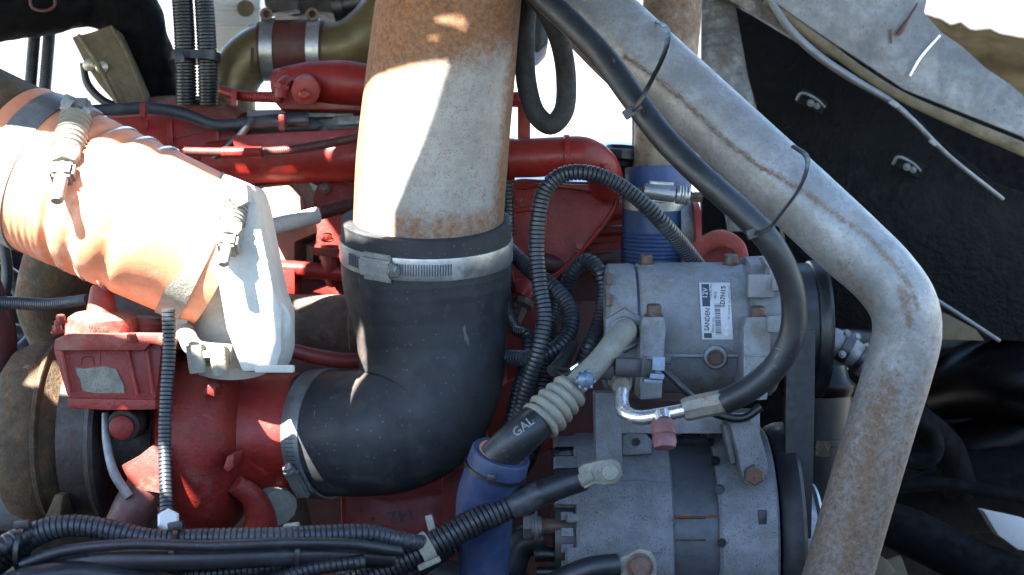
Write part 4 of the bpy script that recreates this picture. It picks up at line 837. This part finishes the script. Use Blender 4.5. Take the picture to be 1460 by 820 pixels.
# ================================================================== BOTTOM LOOMS
BG = 'dark looms bundled along the bottom left'
def bl_(label, pts, m=loom, corr=True, pitch=7):
    return part('harness_loom', MB().tube(pts, 20, corr=(pitch, .13) if corr else None, step=4), m, None, label, cat='cable loom', group=BG)
bl_('uppermost corrugated loom humping over from the lower left', [(-40, 830, -.2, 19), (10, 790, -.2, 19), (50, 762, -.2, 18), (95, 750, -.2, 16), (150, 754, -.2, 15), (215, 768, -.2, 14), (290, 767, -.2, 14), (380, 766, -.2, 14), (450, 764, -.19, 15), (520, 762, -.18, 15), (580, 772, -.16, 12), (630, 775, -.12, 10)], loom_grey)
bl_('smooth thin black line below the humped loom', [(30, 805, -.22, 8), (90, 786, -.22, 8), (180, 776, -.22, 8), (300, 778, -.22, 8), (420, 774, -.21, 8), (500, 776, -.2, 8), (570, 786, -.18, 8)], rubber, False)
bl_('thick smooth dark cable in the middle of the bottom bundle', [(40, 816, -.2, 14), (120, 800, -.21, 16), (250, 797, -.21, 17), (380, 792, -.2, 17), (470, 790, -.19, 15), (560, 795, -.17, 12)], rubber, False)
bl_('lowest corrugated loom at the bottom edge', [(100, 850, -.19, 13), (200, 826, -.19, 13), (300, 818, -.19, 13), (420, 805, -.18, 13), (500, 798, -.17, 12), (590, 802, -.14, 10)], loom)
bl_('thin corrugated loom crossing under the battery cable', [(300, 850, -.21, 11), (380, 832, -.21, 11), (440, 812, -.2, 11), (520, 800, -.19, 10)], loom)
bl_('black loom filling the lower left corner', [(-40, 860, -.23, 22), (40, 828, -.23, 20), (110, 818, -.22, 18), (240, 838, -.21, 20), (400, 850, -.2, 20)], rubber, False)
bl_('short corrugated loom entering at the left edge', [(-40, 800, -.22, 16), (5, 778, -.22, 15), (30, 765, -.21, 14), (60, 755, -.19, 12)], loom)
part('dark_hose', MB().tube([(640, 775, -.1, 18), (600, 800, -.1, 20), (520, 850, -.1, 22)], 20), rubber, None, 'dark hose under the battery cable', cat='hose')
part('black_floor_hose', MB().tube([(480, 820, -.05, 20), (600, 815, -.04, 20), (760, 840, -.03, 20)], 20), rubber, None, 'black hose low behind the bottom looms', cat='hose')
for i, (x, y, r, d, lb, mh) in enumerate(((36, 782, 30, -.21, 'black cable tie round the loom bundle at the left edge', blk), (255, 785, 31, -.2, 'black cable tie round the loom bundle below the white headed clip', blk), (432, 786, 30, -.19, 'black cable tie with grey head near the middle of the bottom bundle', dusty_al))):
    t = thing('bundle_tie', lb, 'cable tie', (x, y, d), 'cable ties on the bottom loom bundle')
    part('strap', MB().lathe((x-4, y, d), (x+4, y+(.6), d), [(-3.5, r), (-3.5, r+2.2), (3.5, r+2.2), (3.5, r), (-3.5, r)], 40), blk, t)
    part('head', MB().box(x-(16 if i == 2 else 4), y-r-3, d, 22, 14, 14, rot=8, bev=2), mh if i else blk, t)
hc = part('hex_clip_head', MB().lathe((240, 744, -.17), (240, 736, -.19), [(0, 17), (14, 17), (18, 13), (18, 0)], 6), white_pl, None, 'white hexagonal clip head standing on the bottom loom bundle', cat='clip')

vl = part('vertical_loom', MB().tube([(240, 440, -.12, 9.5), (241, 500, -.12, 9.5), (237, 570, -.125, 9.5), (235, 640, -.13, 9.5), (238, 735, -.15, 9.5)], 18, corr=(5.3, .2)), loom_grey, None, 'upright corrugated loom between the actuator and the red scroll', cat='cable loom')

# ================================================================== LINES OVER THE ENGINE (left)
bk = thing('fuel_line', 'thin braided line with red sleeves running along the red rail', 'line', (330, 215, .1))
part('braid', MB().tube([(245, 215, .12, 6), (320, 217, .11, 6.5), (400, 215, .1, 6.5), (450, 208, .1, 6.5), (530, 192, .1, 6.5)], 14, corr=(3, .08)), maroon, bk)
part('sleeve', MB().tube([(318, 217.5, .108, 8), (374, 217, .101, 8)], 16), red, bk); part('sleeve', MB().tube([(245, 215, .12, 7.5), (266, 216, .118, 7.5)], 16), red, bk)
c = thing('harness_cable', 'flat dark cable clipped over the rocker covers', 'cable', (300, 175, .17))
part('cable', MB().tube([(120, 158, .17, 8), (170, 156, .17, 9), (210, 154, .17, 9), (260, 162, .17, 9), (310, 178, .17, 8), (350, 176, .17, 9), (400, 172, .17, 10), (440, 170, .17, 11)], 16, flat=.6), loom_grey, c)
part('cable', MB().tube([(360, 168, .16, 5), (345, 190, .16, 6), (325, 210, .17, 6), (290, 240, .19, 6)], 12), loom_grey, c)
for x, y in ((204, 158), (402, 175)): part('clip', MB().box(x, y, .155, 8, 22, 12, bev=1.5), red, c)
wl = thing('armoured_line', 'braided line with a pale sleeve reaching from the casting to the bracket', 'line', (430, 310, .05))
part('braid', MB().tube([(430, 310, .07, 10), (470, 300, .08, 10), (530, 284, .1, 10)], 18, corr=(3.5, .1)), maroon, wl)
part('pale_sleeve', MB().tube([(340, 340, .02, 12), (380, 326, .04, 12), (452, 307, .07, 12)], 22), sunlit, wl)
mf = thing('exhaust_manifold', 'ash coated brown exhaust manifold runner behind the elbow hose', 'manifold', (450, 500, .12))
part('runner', MB().tube([(330, 468, .12, 42), (400, 462, .12, 41), (450, 460, .12, 40), (540, 460, .12, 40)], 40), manif, mf)
part('collar', MB().lathe((500, 460, .12), (540, 460, .12), [(0, 40), (2, 45), (40, 45)], 40), manif, mf)
part('red_rubber_line', MB().tube([(380, 494, .02, 9), (410, 498, .03, 10), (450, 508, .04, 11), (490, 514, .05, 11), (540, 512, .06, 11)], 20), red_hose, None, 'red rubber line passing below the brown manifold', cat='hose')

# ================================================================== RIGHT SIDE BACKGROUND
ln = thing('hood_liner', 'black textured liner panel filling the right side behind the tube', 'panel', (1260, 480, .45))
def panel(poly, dfun, th, bev=1.5): return MB().prism(poly, 0, th, bev, dfun)
part('liner_sheet', panel([(1020, -60), (1120, -20), (1240, 90), (1330, 190), (1420, 262), (1620, 330), (1620, 500), (1240, 470), (1130, 420), (1110, 280), (1080, 160)], lambda x, y: .42+.0002*(1460-x), .02), liner, ln)
for x, y in ((1158, 145), (1295, 236)):
    f = part('fastener_plate', MB().box(x, y, .41, 40, 22, 6, rot=-28, bev=2), liner, ln)
    part('fastener_tab', MB().tube([(x-22, y-2, .405, 2), (x-15, y-12, .4, 2.5), (x+5, y-4, .4, 2), (x+18, y+8, .405, 1.5)], 8), zinc_d, f); part('fastener_stud', MB().bolt(x-2, y+2, .405, TOC, 4, 5), zinc_d, f); part('fastener_stud', MB().bolt(x+7, y+6, .405, TOC, 3.5, 5), zinc_d, f)
part('left_edge_panel', panel([(1000, -60), (1036, -60), (1075, 155), (1130, 290), (1100, 330), (1040, 330), (1000, 120)], lambda x, y: .38, .01), foil, ln)
fs_ = thing('fender_sheet', 'scuffed bare aluminium fender sheet across the top right corner', 'sheet', (1300, 150, .3))
part('sheet', panel([(1040, -40), (1330, -40), (1318, 18), (1342, 46), (1372, 66), (1404, 96), (1440, 120), (1475, 150), (1560, 230), (1560, 260), (1456, 194), (1380, 164), (1290, 128), (1240, 95), (1172, 50), (1090, -8)], lambda x, y: .30+(x-1100)*.00012, .004, .6), alsheet, fs_)
part('folded_lip', MB().tube([(1090, 2, .30, 6), (1170, 60, .31, 7), (1240, 110, .315, 7), (1290, 140, .32, 7), (1380, 180, .33, 9), (1470, 218, .335, 10), (1560, 262, .34, 11)], 14, flat=.5), canvas, fs_)
mb = MB()
part('bright_crease', mb.tube([(1297, 108, .318, 2), (1312, 82, .318, 2.5), (1340, 50, .32, 2)], 8, flat=.4), silver, fs_)
part('red_scratch', MB().tube([(1308, 5, .317, 1.5), (1296, 25, .317, 2), (1284, 44, .317, 4), (1280, 50, .317, 3)], 8, flat=.4).tube([(1270, 42, .317, 1.5), (1271, 62, .317, 1.5)], 8, flat=.4), maroon, fs_)
part('lower_foil', panel([(1000, -40), (1110, -40), (1175, 50), (1230, 98), (1140, 60), (1075, 20), (1020, -10)], lambda x, y: .36, .01), foil, fs_)
ro = thing('prop_rod', 'thin bright rod following the folded edge of the fender sheet', 'rod', (1280, 150, .28))
part('rod', MB().tube([(1098, 0, .29, 5), (1125, 40, .285, 6), (1165, 78, .28, 6), (1215, 112, .28, 6), (1272, 146, .28, 4.5), (1300, 170, .28, 4), (1350, 220, .3, 3.5), (1430, 284, .33, 3)], 12, step=4), zinc_d, ro)
part('rod_joint', MB().box(1274, 148, .275, 14, 8, 8, rot=-35).box(1330, 203, .29, 12, 7, 7, rot=-40), zinc_d, ro)
bw = thing('inner_guard', 'deep black inner guard closing off the engine bay at the right', 'guard', (1300, 800, .7))
part('guard_sheet', panel([(1000, 100), (1130, 60), (1700, 240), (1700, 1200), (700, 1200), (700, 470), (1000, 470)], lambda x, y: .75+(1460-x)*.0001, .02, 0), blk_matt, bw)
part('cross_rail', MB().box(1400, 487, .5, 520, 24, 40, rot=-1.5, bev=3).box(1180, 482, .5, 160, 16, 30, rot=-2), blk, bw)
part('lower_shelf', MB().tube([(1280, 740, .45, 40), (1400, 700, .45, 60), (1600, 690, .45, 80)], 32), blk_matt, bw)
mud = thing('wheel_arch', 'glossy black rounded arch catching a highlight at the right edge', 'arch', (1400, 600, .4))
part('arch_skin', MB().tube([(1330, 560, .5, 40), (1420, 540, .46, 60), (1520, 560, .44, 80), (1600, 650, .44, 90)], 36), satin, mud)
part('lower_skin', MB().tube([(1300, 640, .5, 30), (1400, 640, .48, 45), (1520, 600, .46, 60)], 36), satin, mud)
part('fan_shroud_blade', panel([(1342, 444), (1366, 456), (1392, 470), (1404, 486), (1342, 484)], lambda x, y: .4, .01), canvas, None, 'small tan triangular plate right of the bend in the tube', cat='plate')
part('thin_rod', MB().tube([(1320, 418, .36, 3), (1370, 450, .37, 3), (1425, 486, .38, 3)], 8), zinc_d, None, 'thin metal rod running down behind the tube bend', cat='rod')
part('white_bracket', panel([(1402, 728), (1450, 738), (1466, 742), (1466, 786), (1452, 784), (1424, 764)], lambda x, y: .3-(x-1400)*.0003, .02, 2), white_pl, None, 'white bent bracket low at the right edge', cat='bracket')
part('grey_bracket', MB().prism([(1240, 800), (1262, 796), (1290, 830), (1240, 840)], .2, .03, 3).box(1280, 815, .22, 22, 40, 14, rot=20), canvas, None, 'grey bracket at the bottom right of the tube', cat='bracket')
rs = thing('steering_reservoir', 'dark round reservoir with a raised rim behind the drive belt', 'reservoir', (1175, 720, .15))
part('body', MB().lathe((1165, 560, .15), (1162, 720, .16), [(0, 50), (60, 48), (62, 51), (68, 51), (70, 46), (190, 42)], 48), blk, rs)
part('lid', MB().lathe((1165, 564, .15), (1165, 520, .15), [(0, 50), (10, 55), (16, 55), (24, 46), (44, 40), (52, 22), (54, 0)], 48), satin, rs)
part('paper_tag', MB().box(1173, 640, .068, 20, 22, 1, rot=-5, bev=0), iron, rs)
hf = thing('hose_fitting', 'grey clamped fitting in the shadow between the pulley and the tube', 'fitting', (1210, 500, .2))
part('pipe', MB().tube([(1165, 484, .2, 22), (1195, 492, .2, 22), (1225, 512, .2, 20), (1250, 540, .2, 18)], 24), zinc_d, hf)
part('band', MB().lathe((1196, 493, .2), (1212, 502, .2), [(0, 24), (0, 26), (14, 26), (14, 24)], 30).lathe((1222, 508, .2), (1232, 516, .2), [(0, 22), (0, 25), (8, 25), (8, 22)], 30), blk, hf)
part('screw', MB().bolt(1207, 475, .16, TOC, 4, 5).bolt(1222, 480, .16, TOC, 4, 5).bolt(1201, 505, .15, TOC, 4, 5), zinc_d, hf)
jh = thing('shadowed_hoses', 'barely visible black hoses in the shadow low at the right', 'hoses', (1320, 650, .35))
for q in (((1250, 560, .35, 20), (1310, 600, .35, 22), (1350, 640, .37, 24), (1370, 700, .4, 24)), ((1290, 590, .3, 12), (1330, 620, .3, 12), (1330, 650, .3, 12), (1280, 660, .3, 12)), ((1250, 740, .3, 30), (1300, 760, .3, 34), (1380, 800, .3, 34), (1460, 830, .3, 34)), ((1240, 700, .35, 10), (1330, 690, .35, 10), (1460, 710, .35, 10))):
    part('hose', MB().tube(list(q), 20), blk_matt, jh)
fl = part('floor_pan', MB().prism([(100, 640), (1500, 640), (1500, 1400), (-200, 1400), (-200, 560), (0, 540)], .62, .02, 0), blk_matt, None, 'black panel closing the bay below and behind the engine', cat='panel')
lw = part('left_bulkhead', MB().prism([(-200, 340), (140, 340), (200, 640), (-200, 640)], .5, .02, 0), blk_matt, None, 'dark bulkhead behind the hoses at the left edge', cat='bulkhead')

# far side seen through the gaps
fp_ = thing('far_fender', 'pale fender top beyond the engine, washed out by the sun', 'fender', (800, 240, .8))
part('fender_top', panel([(500, 236), (500, 200), (700, 200), (905, 202), (960, 260), (960, 300), (500, 300)], lambda x, y: 1.0-(y-200)*.003, .02), pale_paint, fp_)
part('trim_line', MB().box(850, 214, .98, 90, 4, 4, rot=-2).box(860, 222, .93, 70, 3, 4, rot=2), blk, fp_)
bb = part('hanging_black_box', MB().prism([(758, -20), (782, -20), (782, 60), (766, 76), (758, 70)], .3, .1, 4), blk, None, 'dark box edge between the big pipe and the hose loop', cat='box')
cr = part('steel_upright', MB().box(903, 180, .25, 4, 60, 8), zinc_d, None, 'thin dark upright just left of the rear rusty pipe', cat='upright')
rl = thing('yard_rail', 'thin grey rail far off behind the hose loop', 'rail', (790, 160, 4))
part('rail', MB().box(790, 152, 4, 120, 1.6, 8, bev=0).box(740, 171, 4, 120, 1.2, 8, bev=0), grey_pl, rl)
# soil mound beyond, upper right
mb = MB(); n = 24; base = W(1310, 20, 3.2); vs_ = []; fs = []
for i in range(n+1):
    for j in range(9):
        x = 1300+i*14; top = 18+22*sstep(1300, 1400, x)+(x-1400)*.22*(x > 1400)+6*mnoise.noise(Vector((i*.9, 0, 0))); t = j/8
        vs_.append(W(x, top+t*t*200, 3.2-1.5*t))
        vs_[-1] += UP*.02*mnoise.noise(Vector((i*.7, j*.9, 3)))
for i in range(n):
    for j in range(8): a = i*9+j; fs.append((a, a+9, a+10, a+1))
mb.add(vs_, fs); part('soil_mound', mb, mound_m, kind='structure')

def cpt(x, u, f): return CAM+cdir(x, u, f)
mb = MB(); rows = ((.30, -.12), (.5, -.165), (.8, -.235), (1.2, -.3), (1.6, -.37)); vs_ = []
for L_ in (0, .004):
    for f_, u_ in rows:
        for x_ in (-1.1, -.5, 0, .5, 1.1): vs_.append(cpt(x_, u_-L_, f_))
fs = []
for L_ in (0, 25):
    for r_ in range(4):
        for c_ in range(4): a = L_+r_*5+c_; fs.append((a, a+1, a+6, a+5))
for c_ in range(4): fs += [(c_, c_+1, c_+26, c_+25), (20+c_, 21+c_, 46+c_, 45+c_)]
for r_ in range(4): fs += [(r_*5, r_*5+5, r_*5+30, r_*5+25), (r_*5+4, r_*5+9, r_*5+34, r_*5+29)]
mb.add(vs_, fs)
part('bounce_shield', mb, blk_matt, None, 'black unseen shield added below the bay to block bounced light', cat='shield')  # unseen sheet added under the view to cut light bouncing off the ground

# ================================================================== ADDED SUN BLOCKER ABOVE THE BAY (unseen, openings shaped for the sun patches)
HN = (SUN*.5+UP*.5).normalized(); HP = W(730, 410, -.05)+SUN*.6
def H(p):
    P = W(*p); t = (HP-P).dot(HN)/SUN.dot(HN); return P+SUN*t
he1 = HN.cross(UP).normalized(); he2 = HN.cross(he1)
def h2(p): q = H(p)-HP; return (q.dot(he1), q.dot(he2))
from mathutils.geometry import delaunay_2d_cdt, convex_hull_2d
corner = [h2(p) for p in ((-160, 20, -.1), (-160, 1000, -.25), (1650, 1000, -.25), (1650, -250, -.1), (1650, 1000, .8), (1500, -60, .55), (1000, -60, .5), (-160, 200, .75), (-160, -100, .1), (700, -100, .5), (-160, -120, .55), (1650, -250, .8), (300, -150, .7))]
hull = [corner[i] for i in convex_hull_2d([Vector(c) for c in corner])]
def pipe_d(x, y):
    ya = ((0, -.038), (110, -.022), (230, -.005), (312, .007), (400, .02))
    for (y0, a0), (y1, a1) in zip(ya, ya[1:]):
        if y <= y1: break
    a = lerp(a0, a1, (y-y0)/(y1-y0)); cx = 640-.105*y; r = 103+.018*y+(12 if y > 305 else 0)
    return a-S(math.sqrt(max(60., r*r-(x-cx)**2)), a)
HOLES = [
 [(x_, y_, pipe_d(x_, y_)) for x_, y_ in ((641, 87), (634, 110), (627, 135), (618, 165), (608, 195), (597, 225), (586, 252), (575, 278), (563, 304), (553, 325), (546, 345), (520, 350), (494, 345), (492, 318), (498, 280), (502, 220), (508, 160), (514, 136), (530, 124), (550, 112), (575, 102), (600, 94), (622, 89))],
 [(335, 235, .17), (395, 255, .17), (432, 262, .17), (470, 292, .08), (445, 316, .15), (432, 345, .17), (424, 420, .17), (335, 440, .17)],
 [(x_, y_, -.105) for x_, y_ in ((-90, 182), (30, 190), (62, 196), (120, 203), (185, 192), (290, 205), (392, 262), (398, 430), (404, 505), (394, 540), (300, 520), (262, 495), (235, 480), (172, 470), (60, 440), (-90, 400))],
 [(172, 666, -.07), (196, 650, -.07), (218, 634, -.07), (226, 640, -.12), (254, 650, -.14), (256, 722, -.15), (205, 702, -.07)],
 [(x_, y_, pipe_d(x_, y_)) for x_, y_ in ((615, 30), (628, 22), (645, 19), (664, 21), (659, 38), (645, 34), (630, 32))],
 [(x_, y_, pipe_d(x_, y_)) for x_, y_ in ((603, 60), (612, 54), (624, 52), (636, 55), (620, 57))],
 [(352, 322, .05), (400, 305, .06), (452, 294, .07), (456, 318, .07), (360, 348, .05)],
 [(325, 182, .15), (345, 170, .15), (395, 158, .15), (428, 156, .15), (420, 164, .15), (370, 174, .15), (340, 186, .15)],
 [(415, 138, .11), (420, 122, .11), (428, 116, .11), (430, 122, .11), (421, 146, .11)],
 [(165, 158, .16), (168, 150, .16), (210, 149, .16), (206, 158, .16)],
]
def build_blocker():
    polys = [hull]+[[h2(p) for p in h] for h in HOLES]
    pts_ = []; faces_ = []
    for pl_ in polys:
        ar = sum(pl_[q][0]*pl_[(q+1) % len(pl_)][1]-pl_[(q+1) % len(pl_)][0]*pl_[q][1] for q in range(len(pl_)))
        pl_ = pl_ if ar > 0 else pl_[::-1]
        faces_.append(list(range(len(pts_), len(pts_)+len(pl_)))); pts_ += [Vector(q) for q in pl_]
    ov, oe, of_, _a, _b, oid = delaunay_2d_cdt(pts_, [], faces_, 1, 1e-6, True)
    tris = [tuple(f) for f, src in zip(of_, oid) if list(src) == [0]]
    n = len(ov); mb = MB(); vs_ = []
    for L_ in (0, .0015): vs_ += [HP+he1*v.x+he2*v.y+HN*L_ for v in ov]
    fs = list(tris)+[tuple(i+n for i in t[::-1]) for t in tris]
    used = {(t[i], t[(i+1) % 3]) for t in tris for i in range(3)}
    fs += [(a, b, n+b, n+a) for a, b in used if (b, a) not in used]
    mb.add(vs_, fs); return mb
part('sun_blocker', build_blocker(), blocker_m, None, 'dark unseen hood skin with open gaps, above the engine bay', cat='blocker', sharp=20)
